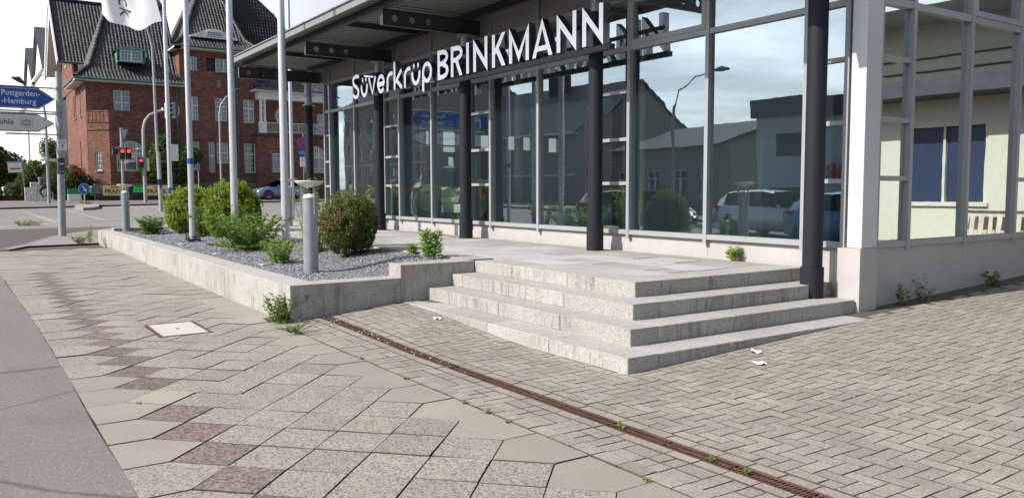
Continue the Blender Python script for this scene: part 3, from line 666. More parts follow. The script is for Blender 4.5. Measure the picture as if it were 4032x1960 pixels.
# corner pillar
b = MB(); b.box(-5.345, -5.165, 8.135, 8.425, .862, 4.75); obj('corner_pillar', b, M_panelw, sh, bevel=.004)
b = MB(); b.box(-5.435, -5.155, 8.10, 8.44, -.05, .858); obj('pillar_base', b, M_plinth, sh, bevel=.003)
# right wall
MY = [8.47, 9.12, 10.42, 11.70, 12.40, 13.7, 15.0, 15.7, 17.0, 18.3, 19.9]
for y in MY:
    b = MB(); b.tbox(TR_, y - .032, y + .032, SZ - .03, 4.74, -.015, .055, 0); b.tbox(TR_, y - .025, y + .025, SZ, 4.7, -.17, -.0155, 1); obj('mullion', b, [M_frame, M_frame_dk], sh)
for i, (ya, yb) in enumerate(zip(MY, MY[1:])):
    a, c = ya + .0325, yb - .0325; L = yb - ya < .8
    for z0, z1, nm, m in ((SZ, SZ + .07, 'sill', M_frame), (TZ0 + .02, TZ1 + .03, 'transom', M_frame), (4.33, 4.74, 'fascia_panel', M_panel_g)): b = MB(); b.tbox(TR_, a, c, z0, z1, -.02, .045); obj(nm, b, m, sh)
    if L:
        zs = [SZ + .07, 1.63, 2.29, 2.97, TZ0 + .02]
        for z0, z1 in zip(zs, zs[1:]): pane(TR_, a, c, z0 + (0 if z0 == zs[0] else .028), z1 - (0 if z1 == zs[-1] else .028), -.005, M_glass_side, tilt=.0012)
        for z in zs[1:-1]: b = MB(); b.tbox(TR_, a, c, z - .028, z + .028, -.02, .04); obj('crossbar', b, M_frame, sh)
        pane(TR_, a, c, TZ1 + .03, 4.33, -.005, M_glass_side, tilt=.0012)
    else:
        pane(TR_, a, c, SZ + .07, TZ0 + .02, -.005, M_glass_side, tilt=.0012)
        if i == 2:
            for u0, u1, v0, v1 in ((a, c, 3.632, 3.70), (a, c, 4.26, 4.329), (a, a + .07, 3.701, 4.259), (c - .07, c, 3.701, 4.259)): b = MB(); b.tbox(TR_, u0, u1, v0, v1, -.01, .055); obj('sash_rail', b, M_frame, sh)
        pane(TR_, a, c, TZ1 + .03, 4.33, -.005, M_glass_side, tilt=.0012)
for a, c in zip([8.442, 10.42, 12.4, 15., 17.], [10.417, 12.397, 14.997, 16.997, 19.95]):
    b = MB(); b.tbox(TR_, a, c, -.1, SZ - .004, -.12, .02); obj('plinth_panel', b, M_plinth_g, sh)
def wall_holes(mb, T, u0, u1, v0, v1, holes, depth=.15, mi=0, mr=None):
    """wall face at n=0 with rectangular openings and their reveals going in to n=-depth"""
    us = sorted(set([u0, u1] + [h[0] for h in holes] + [h[1] for h in holes])); vs = sorted(set([v0, v1] + [h[2] for h in holes] + [h[3] for h in holes]))
    us = [u for u in us if u0 <= u <= u1]; vs = [v for v in vs if v0 <= v <= v1]
    for a, b in zip(us, us[1:]):
        for c, d in zip(vs, vs[1:]):
            m, k = (a + b) / 2, (c + d) / 2
            if any(h[0] < m < h[1] and h[2] < k < h[3] for h in holes): continue
            mb.add([T(a, c, 0), T(b, c, 0), T(b, d, 0), T(a, d, 0)], [(0, 1, 2, 3)], mi)
    for a, b, c, d in holes:
        mb.add([T(a, c, 0), T(b, c, 0), T(b, d, 0), T(a, d, 0), T(a, c, -depth), T(b, c, -depth), T(b, d, -depth), T(a, d, -depth)], [(1, 0, 4, 5), (2, 1, 5, 6), (3, 2, 6, 7), (0, 3, 7, 4)], mi if mr is None else mr)
# interior
b = MB(); b.box(-20.8, -5.42, 8.36, 19.8, .5, .60); obj('interior_floor', b, M_ifloor, sh)
b = MB(); b.box(-20.8, -5.42, 8.36, 19.8, 4.45, 4.6); obj('ceiling', b, M_inner, sh)
TL = lambda u, v, n: (-20.9 + n, u, v)
holes = [(11.24, 11.38, 2.80, 3.2), (11.8, 12.26, 2.80, 3.2), (11.8, 12.26, 2.60, 2.765), (11.97, 12.2, 2.03, 2.46), (12.64, 12.9, 2.62, 3.12), (13.1, 13.45, 2.7, 3.13), (14.1, 15.0, 2.72, 3.13), (15.65, 16.05, 2.68, 3.13), (9.5, 9.62, 2.6, 3.4)]
b = MB(); wall_holes(b, TL, 8.36, 19.9, .0, 4.7, holes, .12); b.mi = [0] * len(b.f); obj('side_wall', b, M_inner, sh)
TL2 = lambda u, v, n: (-21.04 - n, u, v)
b = MB(); wall_holes(b, TL2, 8.3, 19.9, .0, 4.7, holes, .01); obj('side_wall', b, M_render_g, sh)
b = MB(); b.box(-20.9, -5.3, 19.9, 20.0, 0, 4.7); obj('back_wall', b, M_inner, sh)
for x in (-17.6, -13.0, -8.6): b = MB(); b.tube([(x, 12.2, .6), (x, 12.2, 4.5)], .12, 12); obj('inner_column', b, M_white, sh)
for (x0, x1, y0, y1, z1) in ((-12.2, -10.6, 13.5, 14.2, 1.7), (-9.9, -9.2, 11.5, 12.4, 2.3), (-16., -14.8, 16, 16.6, 1.7)): b = MB(); b.box(x0, x1, y0, y1, .6, z1); b.box(x0 - .04, x1 + .04, y0 - .04, y1 + .04, z1, z1 + .04); obj('counter', b, M_inner, sh)
# canopy
def corrugated(x0, x1, y0, y1, z, mat, name):
    P = .19; v = []; xs = []; x = x0
    while x < x1:
        xs += [(x, 0), (x + P * .32, 0), (x + P * .45, -.045), (x + P * .87, -.045)]; x += P
    for yy in (y0, y1): v += [(a, yy, z + h) for a, h in xs]
    n = len(xs); f = [(i, n + i, n + i + 1, i + 1) for i in range(n - 1)]
    return link(name, np_mesh(name, v, f, mat), sh)
CX0, CX1 = -21.6, -5.02
corrugated(CX0, CX1, 5.97, 8.3, 4.80, M_sheet, 'canopy_sheet')
b = MB(); b.box(CX0 - .04, CX1 + .04, 5.93, 5.968, 4.735, 4.86); b.box(CX0 - .05, CX1 + .05, 5.90, 6.02, 4.862, 4.885); obj('eaves_trim', b, M_sheet, sh)
b = MB(); b.box(CX0 - .04, CX0 - .001, 5.97, 20, 4.735, 4.86); obj('eaves_trim', b, M_sheet, sh)
b = MB(); b.box(CX0, CX1, 5.97, 20.2, 4.81, 4.86); obj('roof_deck', b, M_slate, sh)
b = MB(); b.box(-20.95, -5.2, 8.31, 20, 4.72, 4.81); obj('roof_edge', b, M_steel_dk, sh)
def ibeam(a, bb, h=.16, w=.08):
    m = MB(); a = Vector(a); bb = Vector(bb); m.bar(a, bb, .008, h - .016); m.bar(a + Vector((0, 0, h/2 - .004)), bb + Vector((0, 0, h/2 - .004)), w, .008); m.bar(a - Vector((0, 0, h/2 - .004)), bb - Vector((0, 0, h/2 - .004)), w, .008); return m
for y in (6.22, 7.95): obj('purlin', ibeam((CX0 + .15, y, 4.69), (CX1 - .1, y, 4.69), .125), M_steel_dk, sh)
COLX = [-21.25, -16.86, -13.10, -9.35, -5.59]
for xa, xb in zip(COLX, COLX[1:]):
    obj('rafter', ibeam(((xa + xb) / 2, 6.27, 4.70), ((xa + xb) / 2, 7.9, 4.70), .09, .06), M_steel_dk, sh)
def web(x, y0, y1, z0, z1, holes, r, t=.012):
    m = MB(); cells = []; h = z1 - z0; cuts = [y0]
    for c in holes: cuts += [c - .1, c + .1]
    cuts.append(y1); zc = (z0 + z1) / 2
    for i, (a, b_) in enumerate(zip(cuts, cuts[1:])):
        if i % 2 == 0: m.box(x - t, x + t, a, b_, z0, z1)
        else:
            c = (a + b_) / 2; N = 20
            for s in (-1, 1):
                ring = [(x + s*t, c + r*math.cos(2*math.pi*k/N), zc + r*math.sin(2*math.pi*k/N)) for k in range(N)]; out = []
                for k in range(N):
                    cs, sn = math.cos(2*math.pi*k/N), math.sin(2*math.pi*k/N); q = min(.1/max(abs(cs), 1e-6), h/2/max(abs(sn), 1e-6)); out.append((x + s*t, c + q*cs, zc + q*sn))
                m.add(ring + out, [(k, (k+1) % N, N+(k+1) % N, N+k) for k in range(N)])
            m.add([(x + s*t, c + r*math.cos(2*math.pi*k/N), zc + r*math.sin(2*math.pi*k/N)) for s in (-1, 1) for k in range(N)], [(k, (k+1) % N, N+(k+1) % N, N+k) for k in range(N)])
    return m
for i, x in enumerate(COLX):
    y0 = 6.20 if i else 6.05
    m = web(x, y0, 8.2, 4.365, 4.62, [y0 + .24, y0 + .58, y0 + .91], .058)
    m.box(x - .05, x + .05, y0, 8.2, 4.355, 4.3645); m.box(x - .05, x + .05, y0, 8.2, 4.6205, 4.63); m.box(x - .05, x + .05, y0 - .009, y0 - .0005, 4.355, 4.63); obj('bracket_beam', m, M_steel_dk, sh)
    zb = .6 if i < 4 else .262; yc = 7.87
    zg = 3.74 if i == 0 else 4.10
    m = MB(); m.tube([(x, yc, zb - .02), (x, yc, zg)], .108, 28, 0, False); c = obj('column', m, M_col, sh)
    m = MB(); m.lathe([(.109, 0), (.127, .0), (.127, .40), (.109, .40)], (x, yc, zb - .02), 28, 0, False); m.box(x - .135, x - .12, yc - .012, yc + .012, zb, zb + .375); obj('sleeve', m, M_col, c)
    m = MB(); m.tube([(x, yc, zg), (x, yc, 4.33)], .085 if i else .10, 24, 0, False); 
    for zf in ([4.33] if i else [3.75, 4.0, 4.33]): m.lathe([(0, 0), (.17, 0), (.17, .016), (0, .016)], (x, yc, zf), 24, 0, False)
    obj('column_head', m, M_galv, c)
    m = MB(); m.box(x - .1, x + .1, yc - .2, yc + .2, 4.347, 4.3545); obj('bearing_plate', m, M_steel_dk, c)

# ================================================================ SIGN LETTERS
sg = thing('facade_lettering', (-13, 7.6, 3.5), 'large white letters on rails in front of the showroom columns', 'sign')
sdep = [0.]
def TS(u, v, n): return (u, 7.60 - n, v)
def stroke_mb(m, pts, w, closed=False, rnd=True, n0=-.10, n1=.02):
    sdep[0] = (sdep[0] + .0012) % .0072; n1 = n1 + sdep[0]; P = [np.array(p, float) for p in pts]; k = len(P); L, Rr = [], []
    for i in range(k):
        a = P[(i-1) % k] if (closed or i > 0) else P[i]; b = P[(i+1) % k] if (closed or i < k-1) else P[i]
        d = (b - a) / max(1e-9, np.linalg.norm(b - a)); nn = np.array([-d[1], d[0]]) * w / 2; L.append(P[i] + nn); Rr.append(P[i] - nn)
    if closed:
        vs = [TS(*p, n1) for p in L] + [TS(*p, n1) for p in Rr] + [TS(*p, n0) for p in L] + [TS(*p, n0) for p in Rr]
        m.add(vs, [(i, k+i, k+(i+1) % k, (i+1) % k) for i in range(k)], 0)
        m.add(vs, [(i, (i+1) % k, 2*k+(i+1) % k, 2*k+i) for i in range(k)] + [(k+(i+1) % k, k+i, 3*k+i, 3*k+(i+1) % k) for i in range(k)], 1); return
    out = list(Rr)
    def cap(c, d):
        if not rnd: return []
        a0 = math.atan2(d[1], d[0]); return [c + np.array([math.cos(a0 + t), math.sin(a0 + t)]) * w / 2 for t in (-1.05, -.52, 0, .52, 1.05)]
    out += cap(P[-1], P[-1] - P[-2]); out += L[::-1]; out += cap(P[0], P[0] - P[1])
    m.prism([tuple(p) for p in out], TS, n0, n1, 0, 1)
def poly_mb(m, pts, n0=-.10, n1=.02): sdep[0] = (sdep[0] + .0012) % .0072; m.prism(pts, TS, n0, n1 + sdep[0], 0, 1)
def arc(cx, cz, rx, rz, a0, a1, n=12): return [(cx + rx*math.cos(math.radians(a0 + (a1-a0)*i/n)), cz + rz*math.sin(math.radians(a0 + (a1-a0)*i/n))) for i in range(n+1)]
ZB = 3.56; H = .545; S = .088
def letter(ch, x0, x1):
    m = MB(); W = x1 - x0
    A = lambda pts: [(x0 + p[0], ZB + p[1]) for p in pts]
    w = .082; xh = .405; r = w / 2
    if ch == 'I': poly_mb(m, A([(0, 0), (W, 0), (W, H), (0, H)]))
    elif ch == 'N': poly_mb(m, A([(0, 0), (S, 0), (S, .66*H), (W, -.05*H), (W, 1.03*H), (W - S, 1.03*H), (W - S, .34*H), (0, 1.05*H)]))
    elif ch == 'M': poly_mb(m, A([(0, 0), (S, 0), (S, .68*H), (W/2, 0), (W - S, .68*H), (W - S, 0), (W, 0), (W, 1.06*H), (W/2, .30*H), (0, 1.06*H)]))
    elif ch == 'A':
        poly_mb(m, A([(0, 0), (S*1.1, 0), (W/2, .80*H), (W - S*1.1, 0), (W, 0), (W/2, 1.08*H)])); k = lambda z: S*1.1 + (W/2 - S*1.1) * z / (.80*H)
        poly_mb(m, A([(k(.17*H), .17*H), (W - k(.17*H), .17*H), (W - k(.31*H), .31*H), (k(.31*H), .31*H)]))
    elif ch == 'K':
        poly_mb(m, A([(0, 0), (S, 0), (S, H), (0, H)])); poly_mb(m, A([(S*.98, .38*H), (S*1.6, .42*H), (W, H), (W - S*1.25, H), (S*.98, .55*H)])); poly_mb(m, A([(S*1.3, .50*H), (W - S*1.25, 0), (W, 0), (S*2.2, .60*H)]))
    elif ch in 'BR':
        poly_mb(m, A([(0, 0), (S, 0), (S, H), (0, H)])); h = S / 2
        stroke_mb(m, A([(S*.9, H - h), (W*.5, H - h)] + arc(W*.5, .745*H, W*.42, .255*H - h, 80, -80, 10) + [(W*.5, .49*H + h*.6), (S*.9, .49*H + h*.6)]), S*.95, rnd=False)
        if ch == 'B': stroke_mb(m, A([(S*.9, .53*H), (W*.55, .53*H)] + arc(W*.55, .285*H, W*.41, .245*H - h*.7, 80, -80, 10) + [(W*.55, h), (S*.9, h)]), S*.95, rnd=False)
        else: poly_mb(m, A([(W*.38, .50*H), (W - S*1.15, 0), (W, 0), (W*.38 + S*1.2, .50*H)]))
    elif ch == 'S': stroke_mb(m, A([(W - r, H*.90)] + arc(W*.56, H*.76, W*.56 - r, H*.24 - r, 60, 215, 10) + [(W*.30, H*.58), (W*.62, H*.48)] + arc(W*.5, H*.27, W*.5 - r, H*.27 - r, 25, -150, 12)), w)
    elif ch == 'U':
        stroke_mb(m, A(arc(W*.5, .245, W*.5 - r, .205, 180, 360, 16)), w)
        for dx in (.27, .73): m.prism(A([(W*dx + .036*math.cos(t*math.pi/8), .385 + .052*math.sin(t*math.pi/8)) for t in range(16)]), TS, -.10, .02, 0, 1)
    elif ch == 'v': stroke_mb(m, A([(r, xh - r), (W/2, r), (W - r, xh - r)]), w)
    elif ch == 'e': stroke_mb(m, A([(r*1.1, xh*.47), (W - r*1.1, xh*.47)] + arc(W/2, xh/2, W/2 - r, xh/2 - r, 5, 312, 20)), w)
    elif ch == 'r': stroke_mb(m, A([(r, r), (r, xh*.55)] + arc(W*.78, xh*.52, W*.78 - r, xh*.48 - r, 175, 80, 8)), w)
    elif ch == 'k': stroke_mb(m, A([(r, r), (r, H)]), w); stroke_mb(m, A([(W - r*1.4, xh - r), (r*2.2, xh*.42)]), w); stroke_mb(m, A([(r*3.0, xh*.48), (W - r, r)]), w)
    elif ch == 'p': stroke_mb(m, A([(r, -.115), (r, xh*.5)]), w); stroke_mb(m, A(arc(W/2, xh/2, W/2 - r, xh/2 - r, 0, 345, 22)), w, closed=True)
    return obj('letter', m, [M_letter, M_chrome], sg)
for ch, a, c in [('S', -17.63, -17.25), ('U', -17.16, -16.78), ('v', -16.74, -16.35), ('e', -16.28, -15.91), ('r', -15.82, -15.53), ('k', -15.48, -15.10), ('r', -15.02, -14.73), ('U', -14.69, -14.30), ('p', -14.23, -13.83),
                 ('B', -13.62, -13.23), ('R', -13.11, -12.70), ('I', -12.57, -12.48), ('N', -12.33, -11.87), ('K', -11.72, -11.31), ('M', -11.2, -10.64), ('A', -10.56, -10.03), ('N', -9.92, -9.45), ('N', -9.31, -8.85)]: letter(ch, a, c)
b = MB(); b.box(-17.75, -13.75, 7.64, 7.70, 3.60, 3.66); b.box(-13.7, -8.76, 7.62, 7.72, 3.475, 3.548); b.box(-17.75, -8.8, 7.705, 7.735, 3.86, 3.92); obj('mounting_rail', b, M_steel_dk, sg)
# cream annexe beside the yard, facing the street
an = thing('cream_annexe', (-1, 16.2, .4), 'cream rendered annexe with blue shaded windows, seen mirrored in the side glazing', 'annexe')
TA = lambda u, v, n: (u, 16. - n, v)
b = MB(); wall_holes(b, TA, -5.1, 5, .2, 6.5, [(-2.86, -1.28, 1.25, 2.72), (.6, 1.8, 1.25, 2.72)], .12); obj('wall', b, M_cream, an)
for u0, u1 in ((-2.86, -1.28), (.6, 1.8)):
    b = MB(); b.tbox(TA, u0 - .06, u1 + .06, 1.17, 1.245, -.1, .06); 
    for a, c in ((u0, u0 + .06), ((u0+u1)/2 - .03, (u0+u1)/2 + .03), (u1 - .06, u1)): b.tbox(TA, a, c, 1.25, 2.72, -.11, -.04)
    w = obj('window', b, M_cream, an); 
    b = MB(); b.tbox(TA, u0 + .06, u1 - .06, 1.25, 2.72, -.12, -.112); obj('blind', b, plain('blue_blind', (.018, .030, .070), .5), w)
b = MB(); b.tbox(TA, -5.1, 5, 3.25, 3.55, .002, .95); obj('fascia', b, M_slate, an)
b = MB(); b.tbox(TA, -5.1, 5, 4.75, 4.95, .002, 1.7); obj('roof_overhang', b, M_render_g, an)
for z in (3.80, 4.06): b = MB(); b.tbox(TA, -5.1, 5, z, z + .03, .002, .04); obj('cable_duct', b, M_steel_dk, an)
lt = thing('timber_trestle', (-2.9, 15.5, .4), 'raw timber boards leaning under a plank by the cream annexe wall', 'timber')
b = MB(); b.box(-4.6, -2.62, 15.6, 15.85, 1.05, 1.10); obj('plank', b, M_bark, lt)
for i in range(12): b = MB(); x = -4.5 + i * .16; b.bar((x, 15.40, .46), (x + .05, 15.6, 1.04), .075, .02); obj('board', b, M_wood, lt)
# ================================================================ PLANTS
def leaves(name, C, N, size, mat, parent=None, aspect=.5, jit=.7, **k):
    """one small folded leaf per point: C centres, N outward directions"""
    n = len(C); N = N + rng.normal(0, jit, (n, 3)); N /= np.linalg.norm(N, axis=1)[:, None]
    A = np.cross(N, rng.normal(0, 1, (n, 3))); A /= np.linalg.norm(A, axis=1)[:, None]; B = np.cross(N, A)
    s = size * rng.uniform(.6, 1.3, (n, 1)); w = s * aspect
    V = np.stack([C - A*s*.5, C + B*w*.5 + N*s*.10, C + A*s*.5, C - B*w*.5 + N*s*.10], 1).reshape(-1, 3); i = (np.arange(n) * 4)[:, None]
    return link(name, np_mesh(name, V, np.vstack([i + [0, 1, 2], i + [0, 2, 3]]), mat), parent, **k)
def lumpy(n, c, r, lumps=26, depth=.25, seed=0, low=-.9, amp=.16):
    """points spread through the outer shell of an uneven rounded bush"""
    g = np.random.default_rng(seed); d = g.normal(0, 1, (n*2, 3)); d /= np.linalg.norm(d, axis=1)[:, None]; d = d[d[:, 2] > low][:n]
    L = g.normal(0, 1, (lumps, 3)); L /= np.linalg.norm(L, axis=1)[:, None]; h = g.uniform(-.6, 1, lumps)
    k = np.exp(-((1 - d @ L.T) / .10)); rad = 1 + amp * (k @ h) / (k.sum(1) + .3)
    rr = rad * (1 - depth * g.random(len(d))**2.); return np.array(c) + d * np.array(r) * rr[:, None], d
def bush(name, c, r, label, mat, n, size, seed, twigs=True, group=None, jit=.7, amp=.24, spikes=0):
    c = (c[0], c[1], c[2]); t = thing(name, (c[0], c[1], c[2] - r[2]), label, 'bush', group)
    P, D = lumpy(n, c, r, 30, .3, seed, amp=amp)
    if spikes:
        g = np.random.default_rng(seed + 5); d = g.normal(0, 1, (spikes, 3)); d[:, 2] = abs(d[:, 2]) * 1.2; d /= np.linalg.norm(d, axis=1)[:, None]
        Q = np.concatenate([np.array(c) + d * np.array(r) * (1 + q) + np.array([0, 0, q * .5]) * r[2] for q in np.linspace(-.03, .15, 8)]); P = np.vstack([P, Q]); D = np.vstack([D, np.tile(d, (8, 1))])
    from mathutils import noise as _n
    keep = np.array([_n.noise(Vector(p) * (3.4 / max(r))) + .35 * _n.noise(Vector(p) * (9. / max(r))) > -.17 for p in P]); P, D = P[keep], D[keep]
    leaves('foliage', P, D, size, mat, t, jit=jit)
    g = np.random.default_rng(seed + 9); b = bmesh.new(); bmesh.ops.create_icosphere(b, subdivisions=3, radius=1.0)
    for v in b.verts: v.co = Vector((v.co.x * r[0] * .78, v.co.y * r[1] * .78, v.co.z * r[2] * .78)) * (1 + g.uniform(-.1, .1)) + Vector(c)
    me = bpy.data.meshes.new('twigs'); b.to_mesh(me); b.free(); me.materials.append(M_core); link('twigs', me, t)  # solid dark core, the bush's inner shade put into its colour
    m = MB(); 
    for i in range(7): a = i * .9; m.tube([(c[0] + .05*math.cos(a), c[1] + .05*math.sin(a), c[2] - r[2] * 1.02), (c[0] + r[0]*.4*math.cos(a), c[1] + r[1]*.4*math.sin(a), c[2] - r[2]*.5)], [.012, .008], 5)
    obj('stem', m, M_bark, t); return t
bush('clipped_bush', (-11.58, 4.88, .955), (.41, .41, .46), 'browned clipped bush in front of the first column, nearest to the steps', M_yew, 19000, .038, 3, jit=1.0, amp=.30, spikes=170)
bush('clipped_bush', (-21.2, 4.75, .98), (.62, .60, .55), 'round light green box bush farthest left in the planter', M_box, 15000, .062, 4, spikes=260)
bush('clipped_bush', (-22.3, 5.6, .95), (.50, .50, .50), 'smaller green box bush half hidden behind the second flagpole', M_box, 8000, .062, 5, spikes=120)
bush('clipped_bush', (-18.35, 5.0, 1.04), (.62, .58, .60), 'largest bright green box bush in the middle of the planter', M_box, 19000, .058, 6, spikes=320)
def weed(name, loc, h, spread, nst, nl, size, label, mat=M_weed, seed=1, lean=.25, cat='weed', group=None, aspect=.38, basal=0):
    g = np.random.default_rng(seed); t = thing(name, loc, label, cat, group); m = MB(); C, D = [], []
    for i in range(nst):
        a = g.uniform(0, 6.28); b = np.array(loc) + np.array([math.cos(a), math.sin(a), 0]) * spread * g.uniform(.05, .5); hh = h * g.uniform(.6, 1.05)
        tip = b + np.array([math.cos(a)*lean*hh*g.uniform(.2, 1.6), math.sin(a)*lean*hh*g.uniform(.2, 1.6), hh]); mid = (b + tip) / 2 + np.array([0, 0, hh*.08])
        m.tube([b, mid, tip], [.005 + h*.003, .004 + h*.002, .002], 5)
        for q in range(nl):
            s = (q + g.random()) / nl; p = (1-s)**2 * b + 2*s*(1-s)*mid + s*s*tip; an = g.uniform(0, 6.28) ; d = np.array([math.cos(an), math.sin(an), g.uniform(.1, .9)]); sz = size * (1.15 - .6*s)
            C.append(p + d * sz * .55); D.append(d)
    for q in range(basal):
        an = g.uniform(0, 6.28); d = np.array([math.cos(an), math.sin(an), .5]); C.append(np.array(loc) + np.array([math.cos(an), math.sin(an), .15]) * spread * g.uniform(.2, 1)); D.append(d)
    obj('stem', m, M_stem, t); C = np.array(C); D = np.array(D); n = len(C)
    A = D / np.linalg.norm(D, axis=1)[:, None]; A[:, 2] *= .6; B = np.cross(A, g.normal(0, .5, (n, 3)) + [0, 0, 1.]); B /= np.linalg.norm(B, axis=1)[:, None]; Nn = np.cross(A, B)
    s = size * g.uniform(.7, 1.3, (n, 1)); V = np.stack([C - A*s*.5, C + B*s*aspect*.5 - A*s*.1 + Nn*s*.06, C + A*s*.5 - Nn*s*.08, C - B*s*aspect*.5 - A*s*.1 + Nn*s*.06], 1).reshape(-1, 3); i = (np.arange(n) * 4)[:, None]
    link('foliage', np_mesh('foliage', V, np.vstack([i + [0, 1, 2], i + [0, 2, 3]]), mat), t); return t
weed('weed_clump', (-14.9, 4.35, .44), .62, .75, 64, 22, .105, 'sprawling leafy weeds at the foot of the largest box bush', seed=2, lean=.75, cat='weeds', basal=500)
weed('weed_clump', (-16.1, 4.55, .46), .78, .42, 26, 22, .08, 'tall climbing weeds growing up against the third flagpole', seed=22, lean=.3, cat='weeds')
weed('weed_clump', (-21.9, 3.95, .42), .45, .42, 36, 20, .10, 'low leafy weeds at the left foot of the farthest box bush', seed=3, lean=.5, cat='weeds', basal=160)
weed('weed_clump', (-19.3, 4.55, .46), .66, .42, 40, 26, .085, 'reddish green weeds between the two groups of box bushes', M_weed, seed=4, lean=.35, cat='weeds', basal=120)
weed('weed_clump', (-12.75, 4.75, .5), 1.15, .36, 30, 34, .085, 'tall upright flowering weeds behind the nearest bollard light', M_weed_l, seed=5, lean=.16, cat='weeds', basal=50)
weed('weed_clump', (-12.3, 5.35, .55), 1.0, .32, 22, 28, .085, 'tall weeds between the first bollard light and the browned bush', M_weed_l, seed=15, lean=.2, cat='weeds')
weed('weed_clump', (-12.1, 4.0, .42), .34, .26, 34, 20, .07, 'low bushy weed on the gravel left of the nearest bollard light', M_weed_l, seed=6, lean=.5, cat='weeds', basal=90)
weed('weed_plant', (-9.75, 5.32, .57), .40, .10, 8, 34, .12, 'bright green willowherb weed at the gravel edge beside the raised wall block', M_weed_l, seed=7, lean=.25, aspect=.24)
weed('weed_plant', (-10.55, 5.42, .57), .19, .05, 6, 18, .085, 'small bright green weed on the gravel right of the browned bush', M_weed_l, seed=8, lean=.3, aspect=.24)
weed('weed_plant', (-6.95, 8.14, .6), .18, .06, 8, 18, .09, 'small pale green weed growing against the showroom plinth', M_weed_l, seed=9, lean=.4, aspect=.2)
weed('weed_plant', (-9.0, 2.96, .03), .30, .20, 30, 18, .06, 'dark green creeping weed at the outer corner of the planter wall', M_weed, seed=10, lean=.55, basal=130)
weed('weed_plant', (-24.3, 2.85, .12), .5, .08, 4, 22, .1, 'tall light weed growing at the far left end of the planter wall', M_weed_l, seed=11, lean=.1, aspect=.25)
weed('weed_plant', (-24.1, 2.55, .12), .16, .28, 14, 10, .08, 'low dark grass tuft at the far end of the planter wall', M_weed, seed=12, lean=.9)
weed('weed_plant', (-21.9, 2.96, .08), .34, .1, 4, 9, .05, 'withered straw coloured weed against the planter front', leafmat('straw_leaf', (.36, .30, .16), (.48, .40, .24)), seed=13, lean=.3)
weed('weed_plant', (-5.05, 9.2, .17), .34, .1, 4, 10, .08, 'dark weed with one lit leaf at the foot of the shaded side wall', M_tree, seed=14, lean=.5)
weed('weed_plant', (-5.08, 8.85, .16), .26, .08, 5, 14, .06, 'dark weed close to the corner pillar at the side wall', M_tree, seed=16, lean=.2)
weed('weed_plant', (-5.08, 10.9, .24), .24, .12, 8, 10, .07, 'leafy weed farther along the shaded side wall', M_tree, seed=17, lean=.4)
weed('grass_tuft', (-8.25, 2.86, .03), .10, .10, 26, 3, .05, 'straw and light green grass tuft at the start of the kerb stones', M_weed_l, seed=18, lean=1.6, cat='grass tuft', aspect=.15)
for i, (x, y, hh, lab) in enumerate([(-3.77, 3.40, .06, 'small dandelion weed sprouting from the middle of the rusty grate'), (-3.02, 3.40, .04, 'tiny weed sprouting from the near part of the rusty grate'), (-2.78, 3.40, .05, 'last tiny weed in the rusty grate towards the right'), (-6.65, 2.89, .04, 'tiny weed in the kerb joint farthest from the viewer'), (-5.74, 2.88, .04, 'tiny weed in the kerb joint beside the second smooth slab'), (-4.86, 2.88, .05, 'small weed in the kerb joint left of the middle'), (-4.56, 2.88, .05, 'small weed in the kerb joint at the middle'), (-4.28, 2.88, .04, 'small weed in the kerb joint right of the middle'), (-2.98, 2.86, .05, 'small grassy weed in the nearest kerb joint'), (-6.2, 1.0, .02, 'tiny weed at the corner of the beige slab')]):
    weed('joint_weed', (x, y, gz(x, y) - .005), hh * .7, .015, 5, 3, .026, lab, M_weed_l, seed=30 + i, lean=.9, aspect=.3)
# stones and litter
g1 = np.random.default_rng(4); gr_ = MB()
def stone(x, y, s, z):
    gr_.add([(x+s, y, z), (x-s, y+.2*s, z), (x, y+s*.8, z), (x, y-s*.8, z), (x, y, z+s*.8), (x, y, z-s*.5)], [(0,2,4),(2,1,4),(1,3,4),(3,0,4),(2,0,5),(1,2,5),(3,1,5),(0,3,5)])
for x, y in [(-8.2, 4.25), (-7.9, 4.05), (-7.4, 4.3), (-8.5, 3.95), (-7.2, 4.0), (-6.6, 4.25), (-5.2, 4.3), (-5.9, 4.35), (-4.75, 5.0), (-4.72, 5.5), (-4.7, 5.9), (-4.6, 4.9), (-4.72, 6.5), (-4.4, 6.6), (-5.0, 4.3), (-3.9, 4.6), (-7.8, 4.35)]: stone(x, y, .012, gz(x, y) + .005)
for i in range(140): x = -8.8 + g1.random() * 7; y = 3.6 + g1.random()**2 * 4; stone(x, y, .004 + .003 * g1.random(), gz(x, y) + .002) if not (y > 4.4 and x < -4.85) else None
V = []
for i in range(60): x = -8.85 + g1.random()**1.6 * 3.2; V.append((x, 3.37 + g1.random() * .11))
for x, y in V: stone(x, y, .009 + .006*g1.random(), gz(x, y) + .002)
obj('scattered_stones', gr_, M_gravel, kind='stuff')
for x, y, s, a, lab in ((-4.36, 5.47, .075, .4, 'larger crumpled scrap of white paper lying on the block paving'), (-4.66, 5.78, .07, 1.2, 'smaller scrap of white paper next to the lowest step'), (-7.75, 4.28, .06, .2, 'flat pale paper scrap at the foot of the left end of the steps')):
    m = MB(); z = gz(x, y) + .004; n = 9; rad = [s * (1 + .25*math.sin(3*i + a)) * (1 if i % 2 else .8) for i in range(n)]
    m.add([(x, y, z + .012)] + [(x + rad[i]*math.cos(a + 6.283*i/n), y + .62*rad[i]*math.sin(a + 6.283*i/n), z + .010*(i % 3)) for i in range(n)] + [(x, y, z + .0105)] , [(0, 1 + i, 1 + (i+1) % n) for i in range(n)] + [(n+1, 1 + (i+1) % n, 1 + i) for i in range(n)]); obj('paper_scrap', m, M_paper, label=lab, cat='litter')

